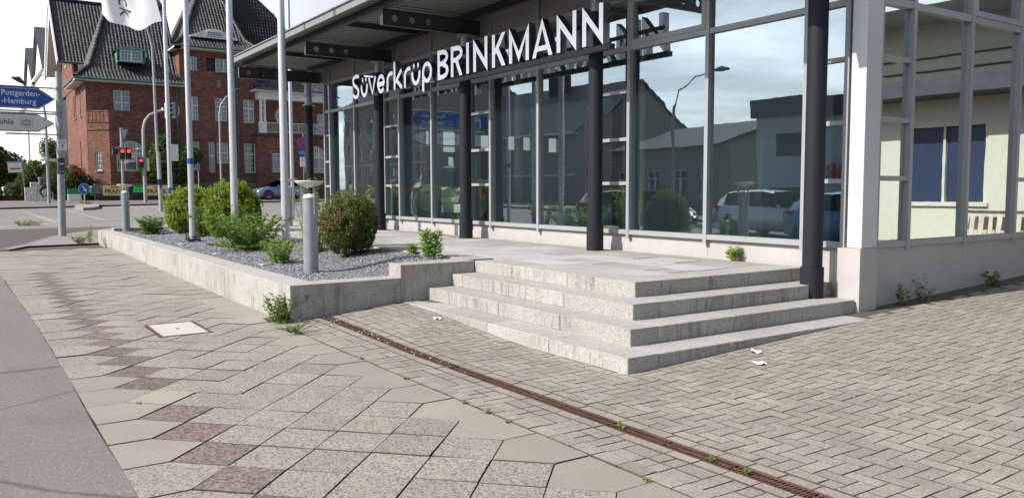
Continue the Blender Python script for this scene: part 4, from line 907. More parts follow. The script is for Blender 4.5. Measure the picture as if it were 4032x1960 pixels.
# ================================================================ BOLLARD LIGHTS, FLAGPOLES, UPLIGHTS
def bollard(x, y, z, label):
    t = thing('bollard_light', (x, y, z), label, 'bollard light', 'bollard lights around the planter')
    m = MB(); m.tube([(x, y, z - .05), (x, y, z + 1.0)], .098, 28, 0, False); m.lathe([(.0985, .985), (.1005, .985), (.1005, 1.003), (.0, 1.003)], (x, y, z), 28); obj('post', m, M_galv, t)
    m = MB(); m.lathe([(.09, 1.003), (.085, 1.02), (.05, 1.045), (0, 1.055)], (x, y, z), 24); obj('lamp_glass', m, M_signbeige, t)
    for k in range(3): a = k * 2.094 + .2; c, s = math.cos(a), math.sin(a); m = MB(); m.bar((x + .106*c, y + .106*s, z + .78), (x + .106*c, y + .106*s, z + 1.17), .014, .03, up=(c, s, 0)); obj('strut', m, M_galv, t)
    m = MB(); m.lathe([(0, 1.135), (.05, 1.138), (.11, 1.155), (.165, 1.185), (.192, 1.212), (.195, 1.222), (.0, 1.228)], (x, y, z), 36); obj('reflector_dish', m, M_signbeige, t)
    return t
b0 = bollard(-10.5, 3.88, .41, 'nearest tall grey bollard light with a dish top, standing in the gravel')
dup(b0, (-23.75, 3.68, .44), label='grey bollard light at the far left end of the planter'); dup(b0, (-20.05, 6.85, .56), label='grey bollard light half hidden behind the fourth flagpole, near the showroom')
def flagpole(x, y, z, r, h, label, base=False, stick=None):
    t = thing('flagpole', (x, y, z), label, 'flagpole', 'white aluminium flagpoles in front of the showroom')
    m = MB(); m.tube([(x, y, z - .05), (x, y, z + h)], [r, r * .74], 20, 0, False); obj('pole', m, M_alu, t)
    if base:
        m = MB(); m.box(x - .14, x + .14, y - .14, y + .14, z - .02, z + .015); m.box(x - .15, x + .15, y - .03, y + .03, z + .05, z + .075); m.box(x - .03, x + .03, y - .15, y + .15, z + .04, z + .05)
        for a, c in ((-.1, -.1), (.1, -.1), (.1, .1), (-.1, .1)): m.tube([(x + a, y + c, z), (x + a, y + c, z + .09)], .012, 8)
        obj('base_plate', m, M_steel_dk, t)
    if stick:
        z0, z1 = stick; m = MB(); m.tube([(x, y, z + z0), (x, y, z + z1)], r * 1.0 + .002, 20, 0, False); obj('sticker', m, M_signblue, t)
    return t
flagpole(-18.15, 4.1, .46, .064, 7.2, 'flagpole with a bolted base between the far box bushes', True, (1.6, 1.72))
flagpole(-16.42, 4.52, .48, .072, 7.4, 'flagpole rising out of the largest box bush', False)
flagpole(-14.75, 4.98, .5, .076, 7.4, 'flagpole nearest the showroom with its foot in the open gravel')
flagpole(-27.7, 5.62, .18, .072, 8.6, 'flagpole farthest left, carrying the white flag', False, (1.2, 1.4))
flagpole(-25.5, 8.85, .3, .062, 8.6, 'thin flagpole seen just behind the one nearest the showroom')
for x, y, a, lab in ((-17.3, 3.72, .3, 'flat metal ground light in the gravel by the second flagpole'), (-14.4, 3.68, .5, 'flat metal ground light in the gravel below the sprawling weeds'), (-11.95, 3.72, .2, 'round metal ground light in the gravel left of the nearest bollard')):
    m = MB(); m.lathe([(0, .0), (.11, .0), (.11, .014), (.09, .018), (0, .018)], (x, y, .41), 20); obj('ground_light', m, M_galv, label=lab, cat='ground light')
# flag
fl = thing('flag', (-27.7, 5.62, 5.4), 'white company flag with dark lettering blowing from the left flagpole', 'flag')
nu, nv = 40, 30; V = []
def flag_at(u, v):
    L = 2.15 * u; fall = math.sin(math.pi * min(1, u * 1.02)) * .34 * (1 - v * .6); q = 5.5 * u + 1.5 * v
    n = .16 * math.sin(q * 1.5 + .6) * u + .07 * math.sin(u * 17 - v * 5 + 1) * u + .05 * math.sin(v * 9 + u * 5) * u
    x = -27.72 - L * .70 + n * .72 - .28 * v * (1 - u); y = 5.54 - L * .70 - n * .70 - .62 * v * (1 - u) ; z = 6.80 + v * 2.9 - fall + .30 * u + .05 * math.sin(u * 13)
    return Vector((x, y, z))
for j in range(nv + 1):
    for i in range(nu + 1): V.append(tuple(flag_at(i / nu, j / nv)))
me = np_mesh('cloth', V, [(j*(nu+1)+i, j*(nu+1)+i+1, (j+1)*(nu+1)+i+1, (j+1)*(nu+1)+i) for j in range(nv) for i in range(nu)], M_flag, smooth=True); link('cloth', me, fl)
# ================================================================ SIGNS AND SIGNALS
def TX(x): return lambda u, v, n: (x + n, u, v)        # panel facing +x : u = y, v = z
dp = thing('direction_signpost', (-27.3, 2.5, .1), 'thick grey signpost carrying a blue motorway arrow sign and a white arrow sign', 'signpost')
m = MB(); m.tube([(-27.3, 2.495, .08), (-27.3, 2.57, 4.95)], [.105, .088], 20); m.lathe([(.10, 0), (.10, .05)], (-27.3, 2.56, 3.95), 16); obj('post', m, M_post, dp)
m = MB(); m.tube([(-27.3, 2.53, 1.98), (-27.3, 2.535, 2.45)], [.106, .105], 20, 0, False); obj('sticker_wrap', m, M_steel_dk, dp)
for i, (z, c) in enumerate([(2.28, M_signwhite), (2.15, M_signblue), (2.05, M_galv), (2.37, M_steel_dk)]): m = MB(); m.box(-27.205, -27.19, 2.50 - .05*(i % 2), 2.59, z - .02, z + .02); obj('sticker', m, c, dp)
for z0, y0, y1 in ((4.47, -.8, 2.52), (3.78, -.8, 2.45), (3.72, -.8, 2.45), (3.13, 1.2, 2.44)): m = MB(); m.tube([(-27.36, y0, z0), (-27.36, y1, z0)], .022, 8); obj('bracket', m, M_galv, dp)
for z0 in (4.47, 3.78, 3.72, 3.13): m = MB(); m.lathe([(.112, -.025), (.112, .025)], (-27.3, 2.55, z0), 16); obj('clamp', m, M_galv, dp)
T = TX(-27.28)
def arrow_sign(zc, h, ytip, yl, base, border, nm):
    s = ytip - .42; m = MB(); P = lambda g: [(yl + g, zc - h/2 + g), (s - g*.4, zc - h/2 + g), (ytip - g*1.4, zc), (s - g*.4, zc + h/2 - g), (yl + g, zc + h/2 - g)]
    m.prism(P(0), T, -.03, 0, 0); o = obj(nm, m, M_black, dp)
    m = MB(); m.prism(P(.022), T, .001, .004); obj('sign_border', m, border, o); m = MB(); m.prism(P(.036), T, .005, .008); obj('sign_face', m, base, o); return o
sb = arrow_sign(4.145, .60, 2.46, -1.0, M_signblue, M_signwhite, 'motorway_sign'); sw = arrow_sign(3.44, .50, 2.42, -.9, M_signbeige, M_signbeige, 'stadium_sign')
def tx(txt, size, y, z, mat, par, x=-27.268, sx=1., bold=0.): return text('lettering', txt, size, (x, y, z), (0, 1, 0), (0, 0, 1), mat, par, .002, sx, bold)
tx('Puttgarden-', .225, 1.60, 4.27, M_signwhite, sb, bold=.002, sx=.90); tx('-Hamburg', .225, 1.54, 4.04, M_signwhite, sb, bold=.002, sx=.95)
tx('Lohmühle', .21, .98, 3.45, M_black, sw, bold=.001)
m = MB(); r0 = [(.115, .075), (.085, .052), (.062, .03)]
for a, c in r0:
    for k in range(10):
        t0, t1 = 2*math.pi*k/10 + .06, 2*math.pi*(k+1)/10 - .06; f_ = lambda t, e: (1.71 + (a+e)*math.copysign(abs(math.cos(t))**.7, math.cos(t)), 3.44 + (c+e)*math.copysign(abs(math.sin(t))**.7, math.sin(t)))
        m.prism([f_(t0, 0), f_(t0, .012), f_(t1, .012), f_(t1, 0)][::-1], T, .009, .011)
obj('stadium_symbol', m, M_black, sw)
m = MB()
for y0, y1, z0, z1 in ((1.56, 1.86, 3.30, 3.306), (1.56, 1.86, 3.574, 3.58), (1.56, 1.566, 3.306, 3.574), (1.854, 1.86, 3.306, 3.574)): m.prism([(y0, z0), (y1, z0), (y1, z1), (y0, z1)], T, .009, .0105)
obj('symbol_frame', m, M_black, sw)
m = MB()   # motorway symbol at the hidden end
for p in ([(-.55, 3.93), (-.48, 3.93), (-.40, 4.36), (-.43, 4.36)], [(-.30, 3.93), (-.23, 3.93), (-.35, 4.36), (-.38, 4.36)], [(-.55, 4.19), (-.23, 4.19), (-.23, 4.22), (-.55, 4.22)]): m.prism(p, T, .009, .011)
obj('motorway_symbol', m, M_signwhite, sb)
m = MB(); m.box(-27.19, -27.175, 2.475, 2.70, 2.67, 2.985); cs = obj('cycle_sign', m, M_signwhite, dp)
m = MB(); T2 = TX(-27.17); m.prism([(2.578, 2.72), (2.592, 2.72), (2.592, 2.82), (2.578, 2.82)], T2, 0, .003); m.prism([(2.55, 2.80), (2.585, 2.79), (2.62, 2.80), (2.585, 2.845)], T2, .0035, .005)
for c in (2.545, 2.63):
    for k in range(12): a, b_ = 2*math.pi*k/12, 2*math.pi*(k+1)/12; m.prism([(c + .028*math.cos(a), 2.90 + .028*math.sin(a)), (c + .034*math.cos(a), 2.90 + .034*math.sin(a)), (c + .034*math.cos(b_), 2.90 + .034*math.sin(b_)), (c + .028*math.cos(b_), 2.90 + .028*math.sin(b_))], T2, 0, .003)
obj('cycle_symbol', m, M_signblue, cs)
def post(x, y, z0, z1, r, name, label, cat, group=None, mat=None, r1=None):
    t = thing(name, (x, y, z0), label, cat, group); m = MB(); m.tube([(x, y, z0 - .05), (x, y, z1)], [r, r1 or r], 14); obj('post', m, mat or M_post, t); return t
def disc(x, y, z, r, mat, par, n=-.012, name='sign_face', seg=28, d=.006):
    m = MB(); m.prism([(y + r*math.cos(2*math.pi*k/seg), z + r*math.sin(2*math.pi*k/seg)) for k in range(seg)], TX(x), n, n + d); return obj(name, m, mat, par)
# traffic signals with bicycle and pedestrian lights
def signal_head(par, x, y, z, n, lit, w=.30, step=.30, facing=0., mats=(M_redlamp, M_lens_off)):
    m = MB(); h = step * n + .06; m.box(x - .14, x + .10, y - w/2, y + w/2, z - h/2, z + h/2)
    hd = obj('signal_housing', m, M_black, par)
    for i in range(n):
        zc = z + h/2 - .03 - step * (i + .5); on = i == lit
        disc(x, y, zc, w*.36, M_redon if on else M_lens_off, hd, .102, 'lens')
        m = MB(); m.add([(x + .1 + d*.2, y + w*.40*math.cos(a), zc + w*.40*math.sin(a)) for d in (0, 1) for a in np.linspace(-.3, math.pi + .3, 10)], [(k, k+1, 11+k, 10+k) for k in range(9)]); obj('visor', m, M_black, hd)
    return hd
ts = post(-55, 8.43, .68, 5.28, .075, 'traffic_light', 'grey traffic light post with a give way sign on top and red cycle signal', 'traffic light')
signal_head(ts, -54.7, 8.40, 3.72, 2, 0); signal_head(ts, -54.6, 8.74, 3.72, 2, 0)
m = MB(); m.box(-55.2, -54.8, 7.9, 8.2, 3.68, 4.04); obj('signal_housing', m, M_black, ts); m = MB(); m.box(-54.9, -54.65, 8.06, 8.8, 4.05, 4.09); obj('bracket', m, M_galv, ts); m = MB(); m.box(-54.9, -54.6, 8.53, 8.72, 3.12, 3.38); obj('control_box', m, M_signbeige, ts)
m = MB(); m.prism([(8.33, 5.22), (8.57, 4.54), (8.80, 5.22)], TX(-54.9), -.0, .02); obj('sign_back', m, M_galv, ts)
tm = thing('traffic_light_mast', (-54.5, 9.6, .68), 'curved grey signal mast with an overhanging arm and a small red pedestrian signal', 'traffic light')
pp = [(-54.5, 9.6, .62), (-54.5, 9.58, 3.5), (-54.5, 9.6, 5.2), (-54.5, 9.72, 5.75), (-54.5, 10.0, 6.12), (-54.5, 10.4, 6.32), (-54.5, 10.85, 6.5)]; m = MB(); m.tube(pp, [.11, .10, .09, .08, .075, .07, .065], 14); obj('mast', m, M_post, tm)
m = MB(); m.box(-54.6, -54.3, 10.72, 10.90, 6.40, 6.60); obj('arm_bracket', m, M_signbeige, tm)
m = MB(); m.box(-54.7, -54.2, 10.93, 11.10, 5.98, 6.90); hd = obj('signal_housing', m, M_signbeige, tm)
for z in (6.15, 6.45, 6.72): m = MB(); m.box(-54.6, -54.3, 11.10, 11.32, z - .04, z + .10); obj('visor', m, M_black, hd)
signal_head(tm, -54.3, 9.36, 3.16, 2, 0, .24, .27); m = MB(); m.box(-54.5, -54.4, 9.72, 9.86, 2.66, 3.44); obj('backboard', m, M_signbeige, tm)
m = MB(); m.box(-54.2, -53.8, 9.15, 9.4, 3.98, 4.03); obj('detector_arm', m, M_signbeige, tm)
lm = thing('street_lamp', (-44, 8.45, .5), 'tall grey street lamp with a curved head behind the flag', 'street lamp')
pp = [(-44, 8.47, .4), (-44, 8.41, 3.4), (-44, 8.37, 3.42), (-44, 8.33, 7.5), (-44, 8.30, 8.6), (-44, 8.15, 9.3), (-44, 7.85, 9.9), (-44, 7.3, 10.4)]; m = MB(); m.tube(pp, [.105, .10, .075, .065, .06, .05, .045, .04], 14); obj('pole', m, M_post, lm)
m = MB(); m.tube([(-44, 8.45, 1.75), (-44, 8.44, 2.05)], .11, 14, 0, False); m.box(-43.90, -43.88, 8.4, 8.5, 1.6, 1.72); obj('sticker', m, M_black, lm); m = MB(); m.lathe([(0, -.05), (.12, -.03), (.14, .03), (0, .09)], (-44, 7.1, 10.42), 12); obj('lamp_head', m, M_galv, lm)
cb = thing('control_cabinet', (-31.9, 6.62, 2.6), 'pale grey control cabinet mounted on a thin post behind the left flagpole', 'cabinet'); m = MB(); m.box(-32.15, -31.9, 6.48, 6.80, 2.58, 3.18); obj('cabinet', m, M_signbeige, cb); m = MB(); m.tube([(-32, 6.5, .2), (-32, 6.5, 3.2)], .05, 10); obj('post', m, M_post, cb)
l2 = thing('street_lamp', (-57, 15., .75), 'slim grey street lamp in front of the brick villa windows', 'street lamp'); m = MB(); m.tube([(-57, 14.85, .7), (-57, 14.85, 6.6), (-57, 14.95, 7.2), (-57, 15.3, 7.75), (-57, 15.9, 8.1)], [.08, .06, .05, .045, .04], 12); obj('pole', m, M_post, l2); m = MB(); m.tube([(-57, 15.75, 8.05), (-57, 16.1, 8.3), (-57, 16.5, 8.4)], [.03, .10, .03], 10); obj('lamp_head', m, M_steel_dk, l2)
l3 = thing('street_lamp', (-56, 4.5, .65), 'street lamp with a long arm and dark oval head above the arrow signs', 'street lamp'); m = MB(); m.tube([(-56, 4.5, .65), (-56, 4.5, 5.9), (-56, 4.42, 6.6), (-56, 4.1, 7.1), (-56, 3.45, 7.75)], [.09, .07, .06, .045, .035], 12); obj('pole', m, M_post, l3); m = MB(); m.tube([(-56, 3.55, 7.68), (-56, 3.2, 7.98), (-56, 2.85, 8.05)], [.05, .17, .05], 10); obj('lamp_head', m, M_steel_dk, l3)
m = MB(); m.box(-56.02, -55.97, 4.12, 4.45, 3.22, 3.36); m.box(-56.02, -55.97, 4.56, 5.06, 3.22, 3.36); sn = obj('street_name_sign', m, M_signwhite, l3)
text('lettering', 'Bei der Lohmühle', .07, (-55.965, 4.81, 3.29), (0, 1, 0), (0, 0, 1), M_signblue, sn, .002, .8)
l4 = thing('street_lamp', (-99, 6.35, .8), 'distant thin lamp post beside the white houses', 'street lamp'); m = MB(); m.tube([(-99, 6.35, .6), (-99, 6.35, 9.5)], .09, 8); obj('pole', m, M_post, l4)
sg2 = post(-52, 5.95, .62, 1.5, .04, 'keep_right_sign', 'round blue arrow sign on the traffic island', 'traffic sign'); disc(-51.93, 5.94, 1.57, .30, M_signwhite, sg2, 0, 'sign_rim'); f = disc(-51.93, 5.94, 1.57, .28, M_signblue, sg2, .007)
m = MB(); T3 = TX(-51.90); a = math.radians(-58); d = np.array([math.cos(a), math.sin(a)]); q = np.array([-d[1], d[0]]); c = np.array([5.94, 1.57]); 
m.prism([tuple(c - d*.19 - q*.025), tuple(c + d*.05 - q*.025), tuple(c + d*.05 - q*.09), tuple(c + d*.2), tuple(c + d*.05 + q*.09), tuple(c + d*.05 + q*.025), tuple(c - d*.19 + q*.025)], T3, 0, .004); obj('arrow', m, M_signwhite, f)
sg3 = post(-57, 13.38, .75, 2.95, .035, 'traffic_sign', 'edge on blue round sign on a thin post in front of the tree', 'traffic sign'); m = MB(); m.prism([(-57 + .30*math.cos(t*.3927) * .25, 3.05 + .30*math.sin(t*.3927)) for t in range(16)], lambda u, v, n: (u, 13.33 + n, v), 0, .03); obj('sign_face', m, M_signblue, sg3)
sg4 = post(-56, 20.3, .75, 5.4, .04, 'traffic_sign', 'no stopping sign above a blue cycle path sign and two white plates', 'traffic sign')
R_ = disc(-55.9, 20.22, 4.80, .42, M_red, sg4, 0, 'no_stopping_sign'); disc(-55.9, 20.22, 4.80, .33, M_signblue, R_, .008)
m = MB(); T4 = TX(-55.88)
for s in (1, -1): d = np.array([.707, .707*s]); q = np.array([-d[1], d[0]]) * .035; c = np.array([20.22, 4.80]); m.prism([tuple(c - d*.33 - q), tuple(c + d*.33 - q), tuple(c + d*.33 + q), tuple(c - d*.33 + q)], T4, .0 + .001*s, .004 + .001*s)
obj('cross_bar', m, M_red, R_)
Bc = disc(-55.9, 20.17, 4.10, .30, M_signblue, sg4, 0, 'cycle_path_sign'); m = MB()
for c in (20.06, 20.28):
    for k in range(10): a, b_ = 2*math.pi*k/10, 2*math.pi*(k+1)/10; m.prism([(c + .06*math.cos(a), 4.06 + .06*math.sin(a)), (c + .08*math.cos(a), 4.06 + .08*math.sin(a)), (c + .08*math.cos(b_), 4.06 + .08*math.sin(b_)), (c + .06*math.cos(b_), 4.06 + .06*math.sin(b_))], T4, 0, .004)
m.prism([(20.06, 4.05), (20.12, 4.19), (20.24, 4.19), (20.28, 4.06), (20.26, 4.06), (20.22, 4.17), (20.13, 4.17), (20.08, 4.05)][::-1], T4, .005, .008); obj('cycle_symbol', m, M_signwhite, Bc)
for z0, z1 in ((3.49, 3.78), (3.11, 3.47)): m = MB(); m.box(-55.93, -55.9, 20.02, 20.5, z0, z1); o = obj('supplementary_plate', m, M_signwhite, sg4)
for y, u in ((20.15, -1), (20.32, 1)): m = MB(); m.prism([(y - .012, 3.56), (y + .012, 3.56), (y + .012, 3.72), (y - .012, 3.72)], T4, .0, .004); zz_ = 3.64 + u*.08; m.prism([(y - .04, zz_ - u*.04), (y + .04, zz_ - u*.04), (y, zz_ + u*.03)][::(1 if u > 0 else -1)], T4, .005, .008); obj('arrow', m, M_black, sg4)
# utility cabinets, billboard, bin, low walls, posters
ec = thing('utility_cabinet', (-62, 3.8, .6), 'pale grey street cabinet left of the cyclist', 'utility box'); m = MB(); m.box(-62.4, -62, 3.62, 3.945, .6, 1.68); obj('cabinet', m, M_signbeige, ec); m = MB(); m.box(-61.995, -61.985, 3.66, 3.70, 1.2, 1.35); obj('handle', m, M_black, ec)
ec = thing('utility_cabinet', (-62, 4.4, .6), 'larger grey street cabinet with red graffiti behind the cyclist', 'utility box'); m = MB(); m.box(-62.5, -62, 3.955, 4.93, .6, 2.03); obj('cabinet', m, M_signbeige, ec)
text('graffiti', 'RSZL', .30, (-61.99, 4.27, 1.82), (0, 1, 0), (0, 0, 1), M_red, ec, .002, 1., -.004)
bb = thing('billboard', (-64, 3.3, .7), 'leaning white notice board with a red stripe below the big tree', 'billboard')
m = MB(); m.bar((-64, 3.76, .7), (-64, 3.62, 3.55), .07); m.bar((-64, 2.74, 3.36), (-64, 3.75, 3.42), .07); obj('frame', m, M_galv, bb); m = MB(); m.prism([(2.84, 2.67), (3.63, 2.70), (3.57, 3.36), (2.80, 3.31)], TX(-64), .04, .06); pn = obj('panel', m, M_signwhite, bb)
m = MB(); m.prism([(2.92, 2.87), (3.52, 2.89), (3.52, 3.0), (2.92, 2.98)], TX(-64), .061, .065); obj('stripe', m, M_red, pn)
for z, w in ((3.24, .5), (3.15, .42), (3.07, .5), (2.78, .6)): m = MB(); m.prism([(3.2 - w/2, z), (3.2 + w/2, z), (3.2 + w/2, z + .025), (3.2 - w/2, z + .025)], TX(-64), .061, .064); obj('print_line', m, M_render_g, pn)
bi = thing('litter_bin', (-60.6, 7.4, 1.1), 'green litter bin fixed to the low wall beside the blue arrow sign', 'bin'); m = MB(); m.lathe([(0, 0), (.13, 0), (.165, .50), (.165, .56), (.12, .63), (0, .66)], (-60.6, 7.4, 1.12), 18); obj('body', m, M_bin, bi); m = MB(); m.box(-60.5, -60.42, 7.36, 7.5, 1.62, 1.70); obj('opening', m, M_black, bi)
gw = thing('painted_garden_wall', (-61, 6.4, .8), 'short garden wall painted green above and white below, behind the blue arrow sign', 'wall'); m = MB(); m.box(-61.3, -61, 6.0, 6.78, .7, 1.225); obj('lower_wall', m, M_white, gw); m = MB(); m.box(-61.3, -61, 6.0, 6.78, 1.225, 1.62); obj('upper_wall', m, M_wgreen, gw)
lw = thing('villa_garden_wall', (-61.2, 14, .7), 'low dark brick garden wall in front of the villa', 'wall'); m = MB(); m.box(-61.35, -61.0, 7.6, 12.7, .6, 1.84); m.box(-61.35, -61., 12.7, 26, .6, 1.55); obj('wall', m, M_brick_dk, lw); m = MB(); m.box(-61.4, -60.96, 7.58, 12.72, 1.841, 1.90); obj('coping', m, M_stone, lw)
m = MB(); m.box(-61., -60.99, 7.6, 8.15, 1.25, 1.80); obj('stone_facing', m, M_stone, lw); m = MB()
for z in (1.62, 1.78): m.bar((-61.1, 12.8, z), (-61.1, 25.9, z), .03)
obj('railing', m, M_steel_dk, lw)
for y in (12.72, 13.7, 14.6, 17.2, 19.5): m = MB(); m.box(-61.2, -61.02, y, y + .12, 1.55, 1.9); obj('wall_post', m, M_brick_dk, lw)
def poster(y0, y1, z0, z1, label, tilt=0.):
    t = thing('circus_poster', (-60.9, (y0+y1)/2, z0), label, 'poster', 'circus posters on the garden wall'); T = TX(-60.9); c = (y0 + y1) / 2; zc = (z0 + z1) / 2
    m = MB(); m.tbox(T, y0, y1, z0, z1, -.03, 0); obj('board', m, M_signwhite, t); m = MB(); m.tbox(T, y0 + .03, y1 - .03, z0 + .03, z1 - .03, .001, .004); obj('print', m, M_yellow, t)
    text('lettering', 'ZIRKUS', .15, (-60.893, c, z1 - .13), (0, 1, 0), (0, 0, 1), M_maroon, t, .002, 1., .006); text('lettering', 'FRANK', .40, (-60.892, c, zc - .06), (0, 1, 0), (0, 0, 1), M_maroon, t, .002, 1.0, .016)
    m = MB(); m.tbox(T, y0 + .12, y1 - .12, z0 + .06, z0 + .085, .006, .007); obj('small_print', m, M_black, t)
poster(8.08, 9.55, 1.12, 1.80, 'yellow circus poster with maroon letters behind the far bollard light'); poster(10.77, 12.2, 1.10, 1.80, 'yellow circus poster with maroon letters between the signal mast and the flagpole')
t = thing('green_poster', (-60.9, 10.27, 1.3), 'bright green poster between the two circus posters', 'poster'); m = MB(); m.tbox(TX(-60.9), 9.97, 10.66, 1.33, 1.80, -.02, 0); obj('board', m, M_neon, t)
text('lettering', 'LÜBECK', .15, (-60.895, 10.3, 1.72), (0, 1, 0), (0, 0, 1), M_black, t, .002, .95, .004); text('lettering', '17. - 24.', .16, (-60.895, 10.3, 1.52), (0, 1, 0), (0, 0, 1), M_black, t, .002, .8, .004)
wl_ = thing('brick_front_wall', (-66, 3, .7), 'low reddish brick garden wall with dark pillars at the far left', 'wall'); m = MB(); m.box(-66.3, -66, -6, 3.85, .6, 1.13); obj('wall', m, M_brick, wl_)
for y in (-.2, 2.68, 3.7, 1.2): m = MB(); m.box(-66.32, -65.98, y, y + .16, 1.131, 1.72); obj('pillar', m, M_brick_dk, wl_)
m = MB(); 
for y in np.arange(-3, 3.7, .14): m.bar((-66.15, y, 1.13), (-66.15, y, 1.65), .02)
obj('railing', m, M_steel_dk, wl_)

# ================================================================ VEHICLES
def car(loc, rz, paint, label, L=4.3, group=None, hatch=True, cat='car'):
    t = thing('parked_car', (0, 0, 0), label, cat, group)
    # stations along x (front = +x): x, half width, z under, z belt, z roof, roof half width
    f = L / 4.3; W = .89
    SX = [(-2.13, .72, .36, .84, .86, .60), (-2.08, .82, .28, .92, .95, .62), (-1.86, .87, .24, .96, 1.22, .60), (-1.55, W, .22, .97, 1.40, .60), (-1.0, W, .20, .965, 1.465, .60), (-.3, W, .20, .95, 1.475, .60), (.25, W, .20, .94, 1.42, .59), (.75, W, .20, .93, 1.20, .60), (1.15, .885, .20, .91, .96, .64), (1.55, .875, .20, .85, .885, .58), (1.9, .83, .22, .74, .78, .50), (2.07, .74, .26, .62, .66, .40), (2.14, .62, .32, .52, .55, .34)]
    prof = []
    for x, w, zu, zb, zr, wr in SX:
        prof.append([(0, zu), (w*.9, zu), (w, zu + .12), (w + .012, (zu + zb)/2), (w - .01, zb - .06), (w - .035, zb), (wr + (w-.035-wr)*.12, zr - .05), (wr*.86, zr - .008), (0, zr + .018)])
    n = len(prof[0]); V = []; 
    for (x, *_), p in zip(SX, prof): V += [(x*f, y, z) for y, z in p] + [(x*f, -y, z) for y, z in p[1:-1][::-1]]
    m_ = 2*n - 2; body, win = [], []
    for i in range(len(SX) - 1):
        for k in range(m_):
            q = (i*m_+k, i*m_+(k+1) % m_, (i+1)*m_+(k+1) % m_, (i+1)*m_+k); kk = k if k < n - 1 else m_ - 1 - k
            side_w = kk == 5 and 3 <= i <= 7; scr = kk in (5, 6, 7) and i in (7,) ; rear = kk in (6, 7) and i in (2,)
            ( win if (side_w or (kk in (6, 7) and i in (6, 7)) or (kk in (6, 7) and i in (1, 2))) else body).append(q[::-1])
    for i0 in (0, (len(SX)-1)*m_): body.append(tuple(range(i0, i0 + m_)) if i0 else tuple(range(m_))[::-1])
    me = bpy.data.meshes.new('body'); me.from_pydata(V, [], body); me.materials.append(paint); me.polygons.foreach_set('use_smooth', [True]*len(me.polygons)); b = link('body', me, t)
    vv = np.array(V); ctr = np.array([0, 0, .8]); me = bpy.data.meshes.new('window'); me.from_pydata([tuple(p) for p in vv], [], win); me.materials.append(M_glass_c); me.polygons.foreach_set('use_smooth', [True]*len(me.polygons))
    bm = bmesh.new(); bm.from_mesh(me); bmesh.ops.delete(bm, geom=[v for v in bm.verts if not v.link_faces], context='VERTS'); bm.to_mesh(me); bm.free(); link('window', me, t)
    m = MB(); m.box(-1.5*f, .9*f, -.7, .7, .5, .93); obj('interior', m, M_black, t)
    for s in (-1, 1):
        for xb in (-.42*f, .42*f): m = MB(); m.bar((xb, s*.86, .95), (xb*.9 - .06, s*.66, 1.42), .06, .03); obj('door_pillar', m, M_black, t)
    for x in (-1.33*f, 1.33*f):
        for s in (-1, 1):
            w = MB(); seg = 24; ring = [(.20, .10), (.30, .112), (.325, .09), (.325, -.09), (.30, -.11), (.0, -.11)]
            vs = [(x + r*math.cos(2*math.pi*k/seg), s*(.80 + d), .325 + r*math.sin(2*math.pi*k/seg)) for r, d in ring for k in range(seg)]
            w.add(vs, [(i*seg+k, i*seg+(k+1) % seg, (i+1)*seg+(k+1) % seg, (i+1)*seg+k) for i in range(len(ring)-1) for k in range(seg)], 0, True); wh = obj('wheel', w, M_rubber, t)
            w = MB(); y = s*.895
            for k in range(10): a = 2*math.pi*k/10; w.add([(x + .05*math.cos(a-.6), y, .325 + .05*math.sin(a-.6)), (x + .20*math.cos(a-.10), y, .325 + .20*math.sin(a-.10)), (x + .20*math.cos(a+.12), y, .325 + .20*math.sin(a+.12)), (x + .05*math.cos(a+.6), y, .325 + .05*math.sin(a+.6))], [(0, 1, 2, 3)])
            w.add([(x + r*math.cos(2*math.pi*k/20), y + s*.004, .325 + r*math.sin(2*math.pi*k/20)) for r in (.195, .215) for k in range(20)], [(k, (k+1) % 20, 20+(k+1) % 20, 20+k) for k in range(20)]); obj('rim', w, M_rim, wh)
            w = MB(); seg = 18; w.add([(x + .385*math.cos(math.pi*k/seg), s*(W + .008), .325 + .385*math.sin(math.pi*k/seg)) for k in range(seg+1)] + [(x + .385, s*(W+.008), .24), (x - .385, s*(W+.008), .24)], [tuple(range(seg+1)) + (seg+2, seg+1)]); obj('wheel_arch', w, M_black, t)
    for s in (-1, 1):
        m = MB(); m.prism([(1.42*f, .74), (2.02*f, .60), (2.06*f, .68), (1.66*f, .83), (1.40*f, .83)], lambda u, v, n: (u, s*(.885 - max(0, u/f - 1.35)*.33 + n), v), -.10, .012); obj('headlight', m, M_head, t)
        m = MB(); m.prism([(-2.12*f, .70), (-1.78*f, .80), (-1.72*f, .95), (-2.0*f, .96), (-2.11*f, .90)], lambda u, v, n: (u, s*(.875 - max(0, -1.8 - u/f)*.30 + n), v), -.16, .014); obj('rear_light', m, M_redlamp, t)
        m = MB(); m.tube([(.62*f, s*.93, .98), (.66*f, s*1.02, 1.0)], [.07, .06], 8); obj('wing_mirror', m, paint, t)
        m = MB(); m.box(1.75*f, 2.0*f, s*.78 - .05, s*.78 + .05, .36, .44); obj('fog_lamp', m, M_head, t)
    m = MB(); m.box(2.05*f, 2.16*f, -.42, .42, .48, .58); m.box(2.02*f, 2.155*f, -.55, .55, .27, .40); obj('grille', m, M_black, t)
    m = MB(); m.box(2.15*f, 2.165*f, -.26, .26, .41, .51); obj('number_plate', m, M_signwhite, t); m = MB(); m.box(-2.155*f, -2.125*f, -.26, .26, .62, .73); obj('number_plate', m, M_signwhite, t)
    m = MB(); m.box(-2.17*f, -2.0*f, -.62, .62, .27, .38); obj('bumper', m, M_black, t)
    t.location = loc; t.rotation_euler.z = rz; return t
car((-59.2, 19.85, gz(-59, 19) + .02), -math.pi/2, M_car_blue, 'blue grey hatchback parked with its nose towards the left, in front of the villa', 4.4)
car((-62.4, 20.9, .8), -math.pi/2, M_car_silver, 'pale silver car parked behind the blue grey hatchback', 4.2)
